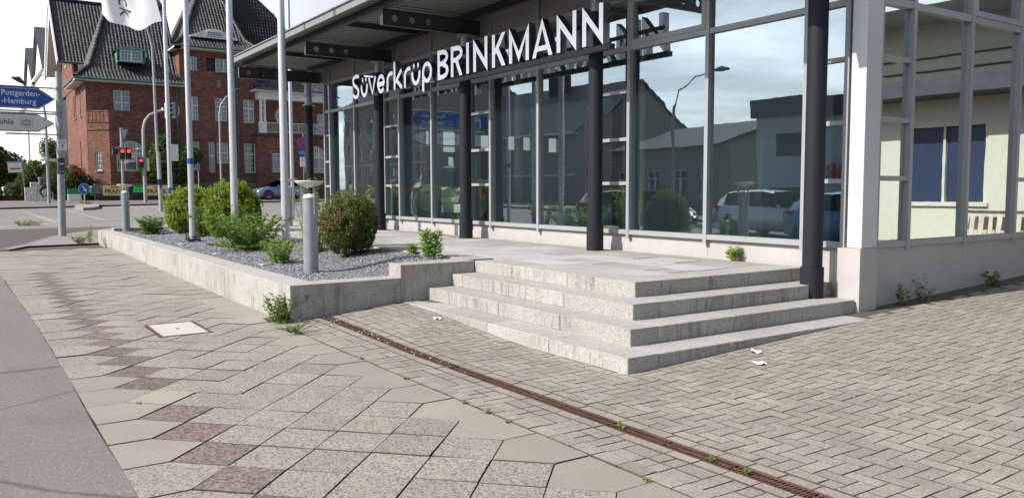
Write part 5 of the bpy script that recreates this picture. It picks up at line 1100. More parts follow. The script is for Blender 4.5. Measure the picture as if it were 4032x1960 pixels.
car((-18.15, 10.55, .6), math.radians(146), M_car_mint, 'pale silver green car standing inside the showroom, seen from behind through the glass', 4.5)
car((-14.6, 13.2, .6), math.radians(120), M_car_dark, 'dark car inside the showroom beyond the second column', 4.3)
car((-21.8, -3.9, gz(-21, -2) - .07), 0, M_car_dark, 'dark car on the main street, mirrored in the showroom glass', 4.6)
car((-16.6, -5.2, gz(-16, -2) - .07), 0, M_car_silver, 'silver car on the main street, mirrored in the showroom glass', 4.4)
car((-12.6, -3.7, gz(-12, -2) - .07), 0, M_car_lblue, 'light blue car on the main street, mirrored in the last showroom window', 4.4)

# ================================================================ CYCLIST
by_ = 4.42; bx_ = -60.; gzc = gz(-60, 4) + .02
bk = thing('bicycle', (bx_, by_, gzc), 'city bicycle with white tyres ridden past the grey cabinets', 'bicycle')
for yw in (4.12, 5.0 - .28 + .0):
    w = MB(); N = 28; R0 = .33
    w.tube([(bx_, yw + R0*math.cos(2*math.pi*k/N), gzc + .35 + R0*math.sin(2*math.pi*k/N)) for k in range(N+1)], .018, 6, 0, False); wh = obj('wheel', w, M_signwhite if yw > 4.5 else M_galv, bk)
    w = MB()
    for k in range(12): a = 2*math.pi*k/12; w.tube([(bx_, yw, gzc + .35), (bx_, yw + .32*math.cos(a), gzc + .35 + .32*math.sin(a))], .004, 3, 0, False)
    obj('spokes', w, M_galv, wh)
w = MB(); P = dict(f=(4.12, .35), b=(4.72, .35), bb=(4.47, .30), st=(4.58, .86), hd=(4.23, .84), hl=(4.26, .68)); q = lambda k: (bx_, P[k][0], gzc + P[k][1])
for a, c in (('f', 'hd'), ('hl', 'bb'), ('hd', 'st'), ('bb', 'st'), ('bb', 'b'), ('b', 'st')): w.tube([q(a), q(c)], .016, 6)
obj('frame', w, M_black, bk); w = MB(); w.tube([q('hd'), (bx_, 4.22, gzc + .98), (bx_ + .0, 4.25, gzc + 1.02)], .014, 6); w.tube([(bx_ - .28, 4.30, gzc + 1.03), (bx_, 4.2, gzc + 1.03), (bx_ + .28, 4.30, gzc + 1.03)], .013, 6); obj('handlebar', w, M_black, bk)
w = MB(); w.box(bx_ - .07, bx_ + .07, 4.50, 4.74, gzc + .90, gzc + .95); obj('saddle', w, M_black, bk); w = MB(); w.box(bx_ - .02, bx_ + .02, 4.05, 4.10, gzc + .78, gzc + .84); obj('lamp', w, M_head, bk)
def skin_body(name, verts, edges, radii, mat, parent, sub=2):
    me = bpy.data.meshes.new(name); me.from_pydata(verts, edges, []); o = bpy.data.objects.new(name, me); COL.objects.link(o)
    md = o.modifiers.new('skin', 'SKIN'); o.modifiers.new('sub', 'SUBSURF').levels = sub; o.modifiers[-1].render_levels = sub
    sv = me.skin_vertices[0].data
    for v, r in zip(sv, radii): v.radius = (r, r)
    sv[0].use_root = True; dg = bpy.context.evaluated_depsgraph_get(); dg.update(); nm = bpy.data.meshes.new_from_object(o.evaluated_get(dg)); bpy.data.objects.remove(o)
    nm.materials.clear(); nm.materials.append(mat); nm.polygons.foreach_set('use_smooth', [True]*len(nm.polygons)); return link(name, nm, parent)
pr = thing('person', (bx_, 4.5, gzc), 'cyclist in a blue grey jacket and dark trousers leaning forward over the handlebar', 'person')
g0 = gzc
hip = (bx_, 4.60, g0 + 1.02)
vs = [hip, (bx_, 4.52, g0 + 1.18), (bx_, 4.42, g0 + 1.36), (bx_, 4.33, g0 + 1.45), (bx_, 4.27, g0 + 1.50), (bx_, 4.19, g0 + 1.57),
      (bx_ + .19, 4.36, g0 + 1.40), (bx_ + .24, 4.33, g0 + 1.20), (bx_ + .24, 4.27, g0 + 1.05), (bx_ - .19, 4.36, g0 + 1.40), (bx_ - .24, 4.33, g0 + 1.20), (bx_ - .24, 4.27, g0 + 1.05),
      (bx_ + .10, 4.56, g0 + .98), (bx_ + .11, 4.30, g0 + .74), (bx_ + .11, 4.42, g0 + .36), (bx_ + .11, 4.32, g0 + .28), (bx_ - .10, 4.56, g0 + .98), (bx_ - .11, 4.32, g0 + .62), (bx_ - .11, 4.50, g0 + .22), (bx_ - .11, 4.38, g0 + .16)]
ed = [(0, 1), (1, 2), (2, 3), (3, 4), (4, 5), (3, 6), (6, 7), (7, 8), (3, 9), (9, 10), (10, 11), (0, 12), (12, 13), (13, 14), (14, 15), (0, 16), (16, 17), (17, 18), (18, 19)]
rd = [.155, .16, .165, .13, .06, .085, .07, .05, .035, .07, .05, .035, .10, .07, .05, .04, .10, .07, .05, .04]
skin_body('body', vs, ed, rd, M_skin, pr)
skin_body('jacket', [vs[i] for i in (0, 1, 2, 3, 6, 7, 9, 10)], [(0, 1), (1, 2), (2, 3), (3, 4), (4, 5), (3, 6), (6, 7)], [.165, .178, .182, .15, .085, .066, .085, .066], M_denim, pr)
skin_body('trousers', [vs[i] for i in (0, 12, 13, 14, 16, 17, 18)], [(0, 1), (1, 2), (2, 3), (0, 4), (4, 5), (5, 6)], [.168, .115, .085, .062, .115, .085, .062], M_trouser, pr)
w = MB(); w.lathe([(0, .115), (.06, .105), (.10, .05), (.105, 0), (.09, -.03), (.0, -.02)], (bx_, 4.205, g0 + 1.60), 14); obj('hair', w, M_hair, pr)
# ================================================================ BRICK VILLA
VX = -64.
vl = thing('brick_villa', (-68, 14, .7), 'large dark red brick villa with steep pantile roofs across the junction', 'villa')
T0 = lambda u, v, n: (VX + n, u, v)
HOLE_A, HOLE_B, HOLE_C = [], [], []
def window(T, u0, u1, v0, v1, cols, rows, parent=None, split=None, mat=None, sill=True, d=.12, trans=None, arch=False):
    """white casement: frame, glazing bars and a pane set back in the wall"""
    parent = parent or vl; m = MB(); fw = .06; n0, n1 = -d, -d + .06
    m.tbox(T, u0, u0 + fw, v0, v1, n0, n1); m.tbox(T, u1 - fw, u1, v0, v1, n0, n1); m.tbox(T, u0 + fw, u1 - fw, v0, v0 + fw, n0, n1)
    if not arch: m.tbox(T, u0 + fw, u1 - fw, v1 - fw, v1, n0, n1)
    sp = [u0 + fw] + [u0 + (u1 - u0) * s for s in (split or [])] + [u1 - fw]
    for s in sp[1:-1]: m.tbox(T, s - .05, s + .05, v0 + fw, v1 - (0 if arch else fw), n0, n1 - .005)
    tr = trans and v0 + (v1 - v0) * trans
    if tr: m.tbox(T, u0 + fw, u1 - fw, tr - .045, tr + .045, n0, n1 + .005)
    for a, b in zip(sp, sp[1:]):
        a2, b2 = a + (.05 if a != sp[0] else 0), b - (.05 if b != sp[-1] else 0)
        for i in range(1, cols): x = a2 + (b2 - a2) * i / cols; m.tbox(T, x - .012, x + .012, v0 + fw, v1 - fw, n0, n1 - .02)
    for i in range(1, rows): z = v0 + (v1 - v0) * i / rows; m.tbox(T, u0 + fw, u1 - fw, z - .012, z + .012, n0, n1 - .022)
    w = obj('window', m, mat or M_whitewood, parent)
    m = MB(); m.tbox(T, u0 + .03, u1 - .03, v0 + .03, v1 - .03, -d - .02, -d + .012); obj('pane', m, M_glass_h, w)
    m = MB(); m.tbox(T, u0 - .02, u1 + .02, v0 - .02, v1 + .02, -d - .35, -d - .33); obj('room_shade', m, M_inner, w)
    if sill: m = MB(); m.tbox(T, u0 - .06, u1 + .06, v0 - .08, v0 - .005, -.02, .07); obj('sill', m, M_stone, w)
    return w
def soldier(T, u0, u1, z, h=.26):
    m = MB(); u = u0 - .1
    while u < u1 + .1: m.tbox(T, u + .006, u + .068, z, z + h, -.01, .018); u += .078
    obj('brick_lintel', m, M_brick, vl)
B_MID = [(14.34, 15.14, 6.69, 8.43), (16.38, 17.24, 6.72, 8.43), (18.48, 19.3, 6.67, 8.42)]
B_TOP = [(14.26, 15.16, 10.37, 11.36), (15.82, 17.85, 10.39, 11.36)]
B_LOW = [(14.40, 15.14, 3.0, 5.09), (15.83, 16.25, 2.83, 5.09), (16.42, 17.25, 3.52, 5.07), (17.42, 17.86, 2.81, 5.07), (18.48, 19.33, 2.82, 5.06)]
A_UP = [(9.39, 10.45, 6.85, 8.55)]
wa = MB(); wall_holes(wa, T0, 7.64, 13.9, .6, 9.15, A_UP + [(13.10, 13.76, 6.85, 7.8)]); obj('wall', wa, M_brick, vl)
wb = MB(); wall_holes(wb, T0, 13.9, 19.6, .6, 11.95, B_MID + B_TOP + B_LOW); obj('wall', wb, M_brick, vl)
for w in A_UP: window(T0, *w, 2, 4, split=[.5], trans=.5)
for w in B_MID: window(T0, *w, 2, 5, split=[.5], trans=.62); soldier(T0, w[0], w[1], w[3] + .04)
window(T0, *B_TOP[0], 2, 3, split=[.5])
w = window(T0, B_TOP[1][0] + .68, B_TOP[1][1], B_TOP[1][2], B_TOP[1][3], 2, 3, split=[.45]); m = MB(); m.tbox(T0, B_TOP[1][0], B_TOP[1][0] + .66, B_TOP[1][2], B_TOP[1][3], -.3, -.28); obj('open_casement', m, M_black, vl)
for w, tr in zip(B_LOW, (.7, .55, .5, .55, .62)): window(T0, *w, 2 if w[1] - w[0] < .6 else 4, 6 if w[3] - w[2] > 1.6 else 4, trans=tr); soldier(T0, w[0], w[1], w[3] + .04)
def oval(T, cu, cv, ru, rv, par, n=.0):
    m = MB(); N = 28; P = lambda r, k: (cu + (ru + r)*math.cos(2*math.pi*k/N), cv + (rv + r)*math.sin(2*math.pi*k/N))
    for k in range(N): m.prism([P(-.05, k), P(.03, k), P(.03, k+1), P(-.05, k+1)][::1], T, n, n + .05)
    for s in (-.4, 0, .4): h = rv * math.sqrt(1 - s*s) - .04; m.tbox(T, cu + ru*s - .012, cu + ru*s + .012, cv - h, cv + h, n, n + .03)
    for s in (-.5, 0, .5): h = ru * math.sqrt(1 - s*s) - .04; m.tbox(T, cu - h, cu + h, cv + rv*s - .012, cv + rv*s + .012, n, n + .031)
    w = obj('oval_window', m, M_whitewood, par); m = MB(); m.prism([P(-.03, k) for k in range(N)], T, n - .02, n + .008); obj('pane', m, M_glass_h, w); return w
wa2 = MB(); wa2.tbox(T0, 13.10, 13.76, 6.85, 7.8, -.16, -.002); obj('wall', wa2, M_brick, vl); oval(T0, 13.43, 7.33, .34, .56, vl, .01)
# side walls (lit, facing the side street) and back
TY = lambda y: (lambda u, v, n: (u, y - n, v))
SIDE = [(-67.3, -66.55, 6.85, 8.75), (-68.1, -67.6, 3.2, 5.1), (-70.2, -69.6, 6.9, 8.6), (-71.1, -70.5, 6.9, 8.6), (-70.8, -69.9, 9.9, 10.8)]
m = MB(); wall_holes(m, TY(7.64), -76, VX, .6, 9.15, [s for s in SIDE if s[3] < 9]); obj('wall', m, M_brick, vl)
for s in SIDE[:4]: window(TY(7.64), *s, 2, 4, d=.12)
m = MB(); m.prism([(-79.2, 9.15), (-69.6, 9.15), (-69.9, 11.0), (-74.7, 16.0), (-79.3, 11.0)], TY(7.6), -.3, 0); obj('gable_wall', m, M_brick, vl); window(TY(7.6), -75.2, -74.2, 11.3, 12.8, 2, 3, d=-.02, sill=False)
m = MB(); wall_holes(m, TY(13.9), -72, VX, 9.15, 11.95, []); obj('wall', m, M_brick, vl)
m = MB(); m.box(-78, VX - .36, 7.9, 30, .6, 9.1); m.box(-76, VX - .36, 14.2, 19.5, 9.1, 11.8); m.box(-79, -64.6, 19.6, 30, .6, 11.5); obj('core', m, M_under, vl)
m = MB(); m.box(VX + .0, -63.4, 7.3, 7.62, .6, .95); obj('plinth', m, M_stone, vl)
m = MB(); m.box(VX, VX + .06, 7.60, 19.62, .6, 2.0); m.box(-76, VX, 7.58, 7.63, .6, 2.0); obj('plinth', m, M_stone, vl)
m = MB(); m.box(VX + .002, VX + .04, 15.9 + .65, 16.82, 9.2, 9.77); obj('wall_plaque', m, M_stone, vl)
# ground floor bay with a canted side
bay = MB(); F1 = -62.8; p0, p1, p2, p3 = (VX, 7.66), (F1, 8.86), (F1, 11.85), (VX, 12.3)
def slanted(a, b):
    a = Vector((a[0], a[1], 0)); b = Vector((b[0], b[1], 0)); d = (b - a).normalized(); n = Vector((d.y, -d.x, 0)); return (lambda u, v, k: tuple(a + d*u + n*k + Vector((0, 0, v)))), (b - a).length
TB1, L1 = slanted(p0, p1); TB2, L2 = slanted(p1, p2); TB3, L3 = slanted(p2, p3)
wall_holes(bay, TB1, 0, L1, .6, 6.25, [(.55, 1.05, 2.85, 4.25)]); wall_holes(bay, TB2, 0, L2, .6, 6.25, [(.42, 2.26, 2.83, 4.98)]); wall_holes(bay, TB3, 0, L3, .6, 6.25, []); obj('bay_wall', bay, M_brick, vl)
window(TB1, .55, 1.05, 2.85, 4.25, 3, 4); 
# arched bay window
def arched_window(T, u0, u1, v0, vs, par, d=.12, grid=True, depth_brick=True, wallmat=None):
    c, r = (u0 + u1) / 2, (u1 - u0) / 2; N = 14; pt = lambda rr, k: (c + rr*math.cos(math.pi*k/N), vs + rr*math.sin(math.pi*k/N)*.97)
    m = MB()
    for k in range(N): m.prism([pt(r - .07, k), pt(r, k), pt(r, k+1), pt(r - .07, k+1)], T, -d, -d + .06)
    m.tbox(T, u0, u0 + .07, v0, vs, -d, -d + .06); m.tbox(T, u1 - .07, u1, v0, vs, -d, -d + .06); m.tbox(T, u0 + .07, u1 - .07, v0, v0 + .08, -d, -d + .06); m.tbox(T, u0 + .07, u1 - .07, vs - .05, vs + .05, -d, -d + .065)
    for s in (.30, .70): h = math.sqrt(max(0, r*r - (u0 + 2*r*s - c)**2)) - .03; m.tbox(T, u0 + 2*r*s - .04, u0 + 2*r*s + .04, v0 + .08, vs + h, -d, -d + .055)
    if grid:
        for i in range(1, 10):
            x = u0 + 2*r*i/10; h = math.sqrt(max(0, r*r - (x - c)**2)) - .05
            m.tbox(T, x - .011, x + .011, (v0 + .08) if i in (1, 2, 8, 9) else vs + .05, vs + h, -d, -d + .04)
        for z in (vs + .35, vs + .68): h = math.sqrt(max(.01, r*r - (z - vs)**2)) - .04; m.tbox(T, c - h, c + h, z - .011, z + .011, -d, -d + .042)
        for i in range(1, 4): z = v0 + (vs - v0)*i/4; m.tbox(T, u0 + .07, u0 + 2*r*.3, z - .011, z + .011, -d, -d + .042); m.tbox(T, u0 + 2*r*.7, u1 - .07, z - .011, z + .011, -d, -d + .042)
    w = obj('arched_window', m, M_whitewood, par)
    m = MB(); m.prism([(u0 + .03, v0 + .03), (u1 - .03, v0 + .03)] + [pt(r - .03, k) for k in range(N + 1)], T, -d - .02, -d + .008); obj('pane', m, M_glass_h, w)
    m = MB()   # brick filling above the arch
    for s in (0, 1):
        ks = range(0, N//2) if s == 0 else range(N//2, N); cx = u1 if s == 0 else u0
        for k in ks: m.prism([(cx, vs + r), pt(r, k+1), pt(r, k)] if False else [(cx + (0), vs + r*1.0), pt(r, k+1), pt(r, k)], T, -d - .01, .0)
    obj('arch_filling', m, wallmat or M_brick, par)
    m = MB()
    for k in range(26):
        a, b_ = math.pi*k/26 + .012, math.pi*(k+1)/26 - .012; m.prism([(c + (r+.02)*math.cos(a), vs + (r+.02)*math.sin(a)), (c + (r+.32)*math.cos(a), vs + (r+.32)*math.sin(a)), (c + (r+.32)*math.cos(b_), vs + (r+.32)*math.sin(b_)), (c + (r+.02)*math.cos(b_), vs + (r+.02)*math.sin(b_))], T, .001, .03)
    obj('brick_arch', m, M_brick, par); return w
w = arched_window(TB2, .42, 2.26, 2.83, 4.06, vl)
m = MB(); m.tbox(TB2, 1.15, 1.62, 3.45, 3.95, -.10, -.09); nt = obj('window_notice', m, M_signwhite, w); m = MB(); m.tbox(TB2, 1.18, 1.59, 3.62, 3.70, -.089, -.086); obj('stripe', m, M_red, nt)
for T, L in ((TB1, L1), (TB2, L2), (TB3, L3)):
    m = MB(); m.tbox(T, -.02, L + .02, 5.68, 5.76, .0, .06); m.tbox(T, -.02, L + .02, 6.2, 6.95, -.25, .05); m.tbox(T, -.03, L + .03, 6.95, 7.02, -.28, .09)
    u = .1
    while u < L - .2: m.tbox(T, u, u + .06, 6.3, 6.85, .05, .08); u += .3
    obj('bay_parapet', m, M_brick, vl)
m = MB(); m.prism([p0, p1, p2, p3], lambda u, v, n: (u, v, n), 6.2, 6.25); obj('bay_roof', m, M_slate, vl)
# right wing: lower storey forward, loggia above
CX = -63.2; TC = lambda u, v, n: (CX + n, u, v)
m = MB(); wall_holes(m, TC, 19.3, 27, .6, 5.75, [(20.42, 21.1, 2.9, 4.3), (22.95, 24.75, 2.9, 5.0)]); wall_holes(m, TY(19.3), VX, CX, .6, 5.75, []); obj('wall', m, M_brick, vl)
window(TC, 20.42, 21.1, 2.9, 4.3, 2, 3); arched_window(TC, 22.95, 24.75, 2.9, 4.1, vl)
for a, c, z0, z1 in ((20.40, 21.12, 2.86, 4.30), (22.9, 24.8, 2.86, 4.32)):
    m = MB(); 
    for i in range(int((c - a)/.1) + 1): m.bar(TC(a + i*.1, z0, .10), TC(a + i*.1, z1, .10), .022)
    for z in (z0, z0 + .28, z1 - .32, z1): m.bar(TC(a - .1, z, .09), TC(c + .1, z, .09), .032)
    obj('window_grille', m, M_whitewood, vl)
m = MB(); m.box(VX - 1.5, CX + .25, 19.15, 27, 5.70, 5.86); obj('balcony_floor', m, M_slate, vl)
m = MB(); wall_holes(m, T0, 19.6, 27, 5.86, 9.3, [(24.4, 25.1, 5.9, 7.6)]); obj('wall', m, M_brick, vl); oval(T0, 21.3, 7.3, .30, .5, vl, .01); window(T0, 24.4, 25.1, 5.9, 7.6, 2, 4, sill=False)
m = MB(); 
for y in np.arange(20.1, 27, .11): m.bar((CX + .12, y, 5.9), (CX + .12, y, 6.66), .02)
m.bar((CX + .12, 19.9, 6.67), (CX + .12, 27, 6.67), .05); m.bar((CX + .12, 19.9, 5.95), (CX + .12, 27, 5.95), .04)
for y in (21.2, 22.6, 24.0): m.bar((CX + .12, y - .15, 5.95), (CX + .12, y + .05, 6.65), .02); m.bar((CX + .12, y + .05, 5.95), (CX + .12, y - .15, 6.65), .02)
obj('balcony_railing', m, M_signbeige, vl)
m = MB(); m.box(CX - .22, CX + .2, 19.45, 19.98, 5.87, 6.75); m.box(CX - .16, CX + .12, 19.52, 19.66, 6.75, 8.35); m.box(CX - .16, CX + .12, 19.80, 19.94, 6.75, 8.35)
for z in (6.95, 7.5, 7.95, 8.2): m.box(CX - .10, CX + .05, 19.66, 19.80, z, z + .09)
m.box(CX - .2, CX + .16, 19.48, 19.98, 8.351, 8.45); obj('loggia_column', m, M_whitewood, vl)
m = MB(); m.box(VX + .0, CX + .2, 19.4, 27, 8.451, 9.0); m.box(VX, CX + .45, 19.2, 27.2, 9.0, 9.12); obj('entablature', m, M_whitewood, vl)
# roofs: planes carrying pantiles
tiles = []
def roof_plane(poly, w=.235, l=.33, name='roof_underlay'):
    """poly: 3-D points, first edge = eave from left to right (seen from outside)"""
    P = [Vector(p) for p in poly]; e = (P[1] - P[0]).normalized(); nrm = Vector((0, 0, 0))
    for i in range(1, len(P) - 1): nrm += (P[i] - P[0]).cross(P[i+1] - P[0])
    nrm.normalize()
    if nrm.z < 0: nrm = -nrm
    s = nrm.cross(e).normalized()
    if s.z < 0: s = -s
    uv = [((p - P[0]).dot(e), (p - P[0]).dot(s)) for p in P]
    def ins(u, v):
        c = False
        for (a, b), (c1, d1) in zip(uv, uv[1:] + uv[:1]):
            if (b > v) != (d1 > v) and u < (c1 - a) * (v - b) / (d1 - b) + a: c = not c
        return c
    m = MB(); m.add([p - nrm * .03 for p in P], [tuple(range(len(P)))]); obj(name, m, M_under, vl)
    us = [u for u, _ in uv]; vs = [v for _, v in uv]; v = min(vs) + l * .45
    while v < max(vs):
        u = min(us) + w / 2
        while u < max(us):
            if ins(u, v): tiles.append((P[0] + e*u + s*v, e, s, nrm))
            u += w
        v += l * .93
Zr = lambda x, y, z: (x, y, z)
# left wing: flared front slope, hip, slope towards the side street
roof_plane([(-63.25, 6.85, 9.22), (-63.25, 14.3, 9.22), (-64.9, 14.0, 10.25), (-64.9, 8.05, 10.25)]); roof_plane([(-64.9, 8.05, 10.25), (-64.9, 14.0, 10.25), (-68.5, 13.95, 15.6), (-68.5, 9.75, 15.6) if False else (-68.5, 9.9, 15.6)])
roof_plane([(-69.9, 6.95, 9.22), (-63.3, 6.95, 9.22), (-64.9, 8.05, 10.25), (-69.9, 8.05, 10.25)]); roof_plane([(-69.9, 8.05, 10.25), (-64.9, 8.05, 10.25), (-68.5, 9.9, 15.6), (-69.9, 9.9, 15.6)])
# gable roof on the side street
roof_plane([(-69.55, 6.5, 11.05), (-69.55, 10.2, 11.05), (-74.7, 10.4, 16.55), (-74.7, 6.5, 16.55)])
roof_plane([(-68.5, 9.9, 15.5), (-68.5, 13.9, 15.6), (-71., 13.9, 17), (-71, 10, 16.5)])
# main block
roof_plane([(-63.2, 13.5, 12.0), (-63.2, 19.85, 12.0), (-64.9, 19.0, 13.0), (-64.9, 14.5, 13.0)]); roof_plane([(-64.9, 14.5, 13.0), (-64.9, 19.0, 13.0), (-69.3, 17.6, 18.4), (-69.3, 17.0, 18.4)])
roof_plane([(-72, 13.4, 12.0), (-63.2, 13.4, 12.0), (-64.9, 14.5, 13.0), (-72, 14.5, 13.0)]); roof_plane([(-72, 14.5, 13.0), (-64.9, 14.5, 13.0), (-69.3, 17.0, 18.4), (-72, 17.0, 18.4)])
roof_plane([(-69.9, 18.3, 12.6), (-69.9, 26.2, 12.6), (-71.3, 23.3, 16.6), (-72, 20.3, 19.4), (-71.9, 17.6, 19.4)])
roof_plane([(-64.9, 19.0, 13.0), (-70, 19.6, 12.8), (-70, 18.6, 18), (-69.3, 17.6, 18.4)])
# loggia roof
roof_plane([(-62.6, 19.0, 9.2), (-62.6, 27, 9.2), (-64.1, 27, 10.15), (-64.1, 20.0, 10.15)]); roof_plane([(-64.1, 19.0, 9.2), (-62.6, 19.0, 9.2), (-64.1, 20., 10.15)])
tiles.sort(key=lambda t: -((t[0] - Vector((0, 0, 1.5))).normalized().dot(Vector((-.85, .2, .1)))) + (t[0].length) * .02)
tb = [(-.5, 0), (-.30, -.030), (-.08, -.012), (.12, .030), (.34, .034), (.5, .0)]
def tile_geo(w=.245, l=.355): 
    v = [(a*w, -l/2, b + .018) for a, b in tb] + [(a*w, l/2, b - .006) for a, b in tb] + [(a*w, -l/2, b - .012) for a, b in tb]; n = len(tb)
    return np.array(v), np.array([(i, i+1, n+i+1, n+i) for i in range(n-1)] + [(2*n+i, 2*n+i+1, i+1, i) for i in range(n-1)])
tv, tf = tile_geo(); tm = np_mesh('roof_tile', tv, tf, M_tile); rf = thing('x', (0, 0, 0), None, None); bpy.data.objects.remove(rf)
V, F, cnt = [], [], 0
for i, (p, e, s, n) in enumerate(tiles):
    jit = random.gauss(0, .012); e2 = (e + n * jit).normalized()
    if i < 300:
        o = bpy.data.objects.new('roof_tile', tm); COL.objects.link(o); o.parent = vl; o.matrix_local = Matrix(((e.x, s.x, n.x, p.x - vl.location.x), (e.y, s.y, n.y, p.y - vl.location.y), (e.z, s.z, n.z, p.z - vl.location.z), (0, 0, 0, 1)))
    else:
        M = np.array([[e2.x, s.x, n.x], [e2.y, s.y, n.y], [e2.z, s.z, n.z]]); V.append(tv @ M.T + np.array(p)); F.append(tf + cnt); cnt += len(tv)
link('roof_tile', np_mesh('roof_tile', np.vstack(V), np.vstack(F), M_tile), vl, kind='stuff')
def ridge(a, b, r=.13):
    m = MB(); a = Vector(a); b = Vector(b); n = max(2, int((b - a).length / .36))
    for i in range(n): p, q = a + (b - a) * (i / n), a + (b - a) * ((i + 1.08) / n); m.tube([p, q], [r * 1.12, r * .92], 8, 0, False)
    return obj('ridge_tiles', m, M_tile, vl)
for a, b in (((-63.3, 6.95, 9.28), (-64.9, 8.05, 10.3)), ((-64.9, 8.05, 10.3), (-68.5, 9.9, 15.65)), ((-63.2, 13.45, 12.05), (-64.9, 14.5, 13.05)), ((-64.9, 14.5, 13.05), (-69.3, 17.0, 18.45)), ((-63.2, 19.85, 12.05), (-64.9, 19.0, 13.05)), ((-64.9, 19.0, 13.05), (-69.3, 17.6, 18.45)),
             ((-74.7, 6.45, 16.6), (-74.7, 10.4, 16.6)), ((-69.9, 26.2, 12.65), (-71.3, 23.3, 16.65)), ((-71.3, 23.3, 16.65), (-72, 20.3, 19.45)), ((-62.6, 19., 9.22), (-64.1, 20., 10.2)), ((-68.5, 9.9, 15.65), (-68.5, 13.9, 15.65))): ridge(a, b)
# eaves, gutters, barge boards
def eave(x, y0, y1, z): 
    m = MB(); m.box(VX if x > VX else x - 1, x, y0, y1, z - .16, z - .06); obj('eaves_board', m, M_whitewood, vl); m = MB(); m.tube([(x + .06, y0, z - .02), (x + .06, y1, z - .02)], .075, 8); obj('gutter', m, M_gutter, vl)
eave(-63.25, 6.9, 14.3, 9.2); eave(-63.2, 13.4, 19.9, 12.0); eave(-62.6, 19., 27, 9.2)
m = MB(); m.box(-70, -63.3, 6.95, 7.64, 9.04, 9.14); obj('eaves_board', m, M_whitewood, vl); m = MB(); m.tube([(-70, 6.9, 9.2), (-63.2, 6.9, 9.2)], .075, 8); m.tube([(-69.5, 6.5, 11.0), (-69.5, 10.3, 11.0)], .08, 8); obj('gutter', m, M_gutter, vl)
m = MB(); m.box(-72, -63.2, 13.42, 13.9, 11.84, 11.94); obj('eaves_board', m, M_whitewood, vl)
m = MB()
for a, b in (((-69.45, 6.5, 10.9), (-74.7, 6.5, 16.6)), ((-80.0, 6.5, 10.9), (-74.7, 6.5, 16.6))): m.bar(a, b, .10, .40)
obj('barge_board', m, M_whitewood, vl); m = MB(); m.prism([(-70, 11.0), (-74.7, 16.0), (-79.6, 11.0), (-79.2, 11.0), (-74.7, 15.4), (-70.5, 11.0)], TY(6.56), -1.0, 0); obj('soffit', m, M_whitewood, vl)
# green dormer in the left wing roof
dm = MB(); zd = 10.6; T = TX(-64.25)
for q in (9.82, 11.50): dm.box(-66.2, -64.25, q, q + .07, zd, 11.48)
dm.tbox(T, 9.82, 11.57, zd, zd + .08, -.1, .02); dm.tbox(T, 9.75, 9.98, zd + .08, 11.46, -.1, .0); dm.tbox(T, 11.42, 11.62, zd + .08, 11.46, -.1, .0)
dm.prism([(9.65, 11.46), (11.74, 11.46), (11.6, 11.56), (10.7, 11.80), (9.8, 11.56)], T, -2.2, .10); do = obj('copper_dormer', dm, M_copper, vl); window(T, 9.985, 11.415, zd + .085, 11.455, 3, 3, parent=vl, split=[.5], sill=False, d=.02)
# eyebrow dormer
m = MB(); T = TX(-64.35); N = 20; up = [(14.75 + 3.6*k/N, 13.02 + .62*math.sin(math.pi*k/N)**1.6) for k in range(N+1)]; lo = [(15.15 + 2.8*k/N, 13.0 + .44*math.sin(math.pi*k/N)**1.5) for k in range(N+1)]
for k in range(N): m.prism([lo[k], lo[k+1], up[k+1], up[k]], T, -1.0, 0)
m.tbox(T, 14.8, 18.3, 12.9, 13.0, -.4, .05); m.prism([lo[0], lo[-1]] + lo[-2:0:-1], T, -.3, -.02); obj('eyebrow_dormer', m, M_whitewood, vl); window(T, 15.98, 17.1, 13.04, 13.42, 5, 2, sill=False, d=-.01)
for x, y, z, h in ((-69.5, 11.8, 15.4, 2.2), (-70.5, 15.5, 17.5, 2.6)): m = MB(); m.box(x - .4, x + .4, y - .5, y + .5, z, z + h); obj('chimney', m, M_brick, vl)
m = MB(); m.box(VX + .01, VX + .14, 13.55, 13.67, 2, 9.0); m.box(VX + .01, VX + .12, 17.98, 18.08, 2, 12.); obj('downpipe', m, M_gutter, vl)

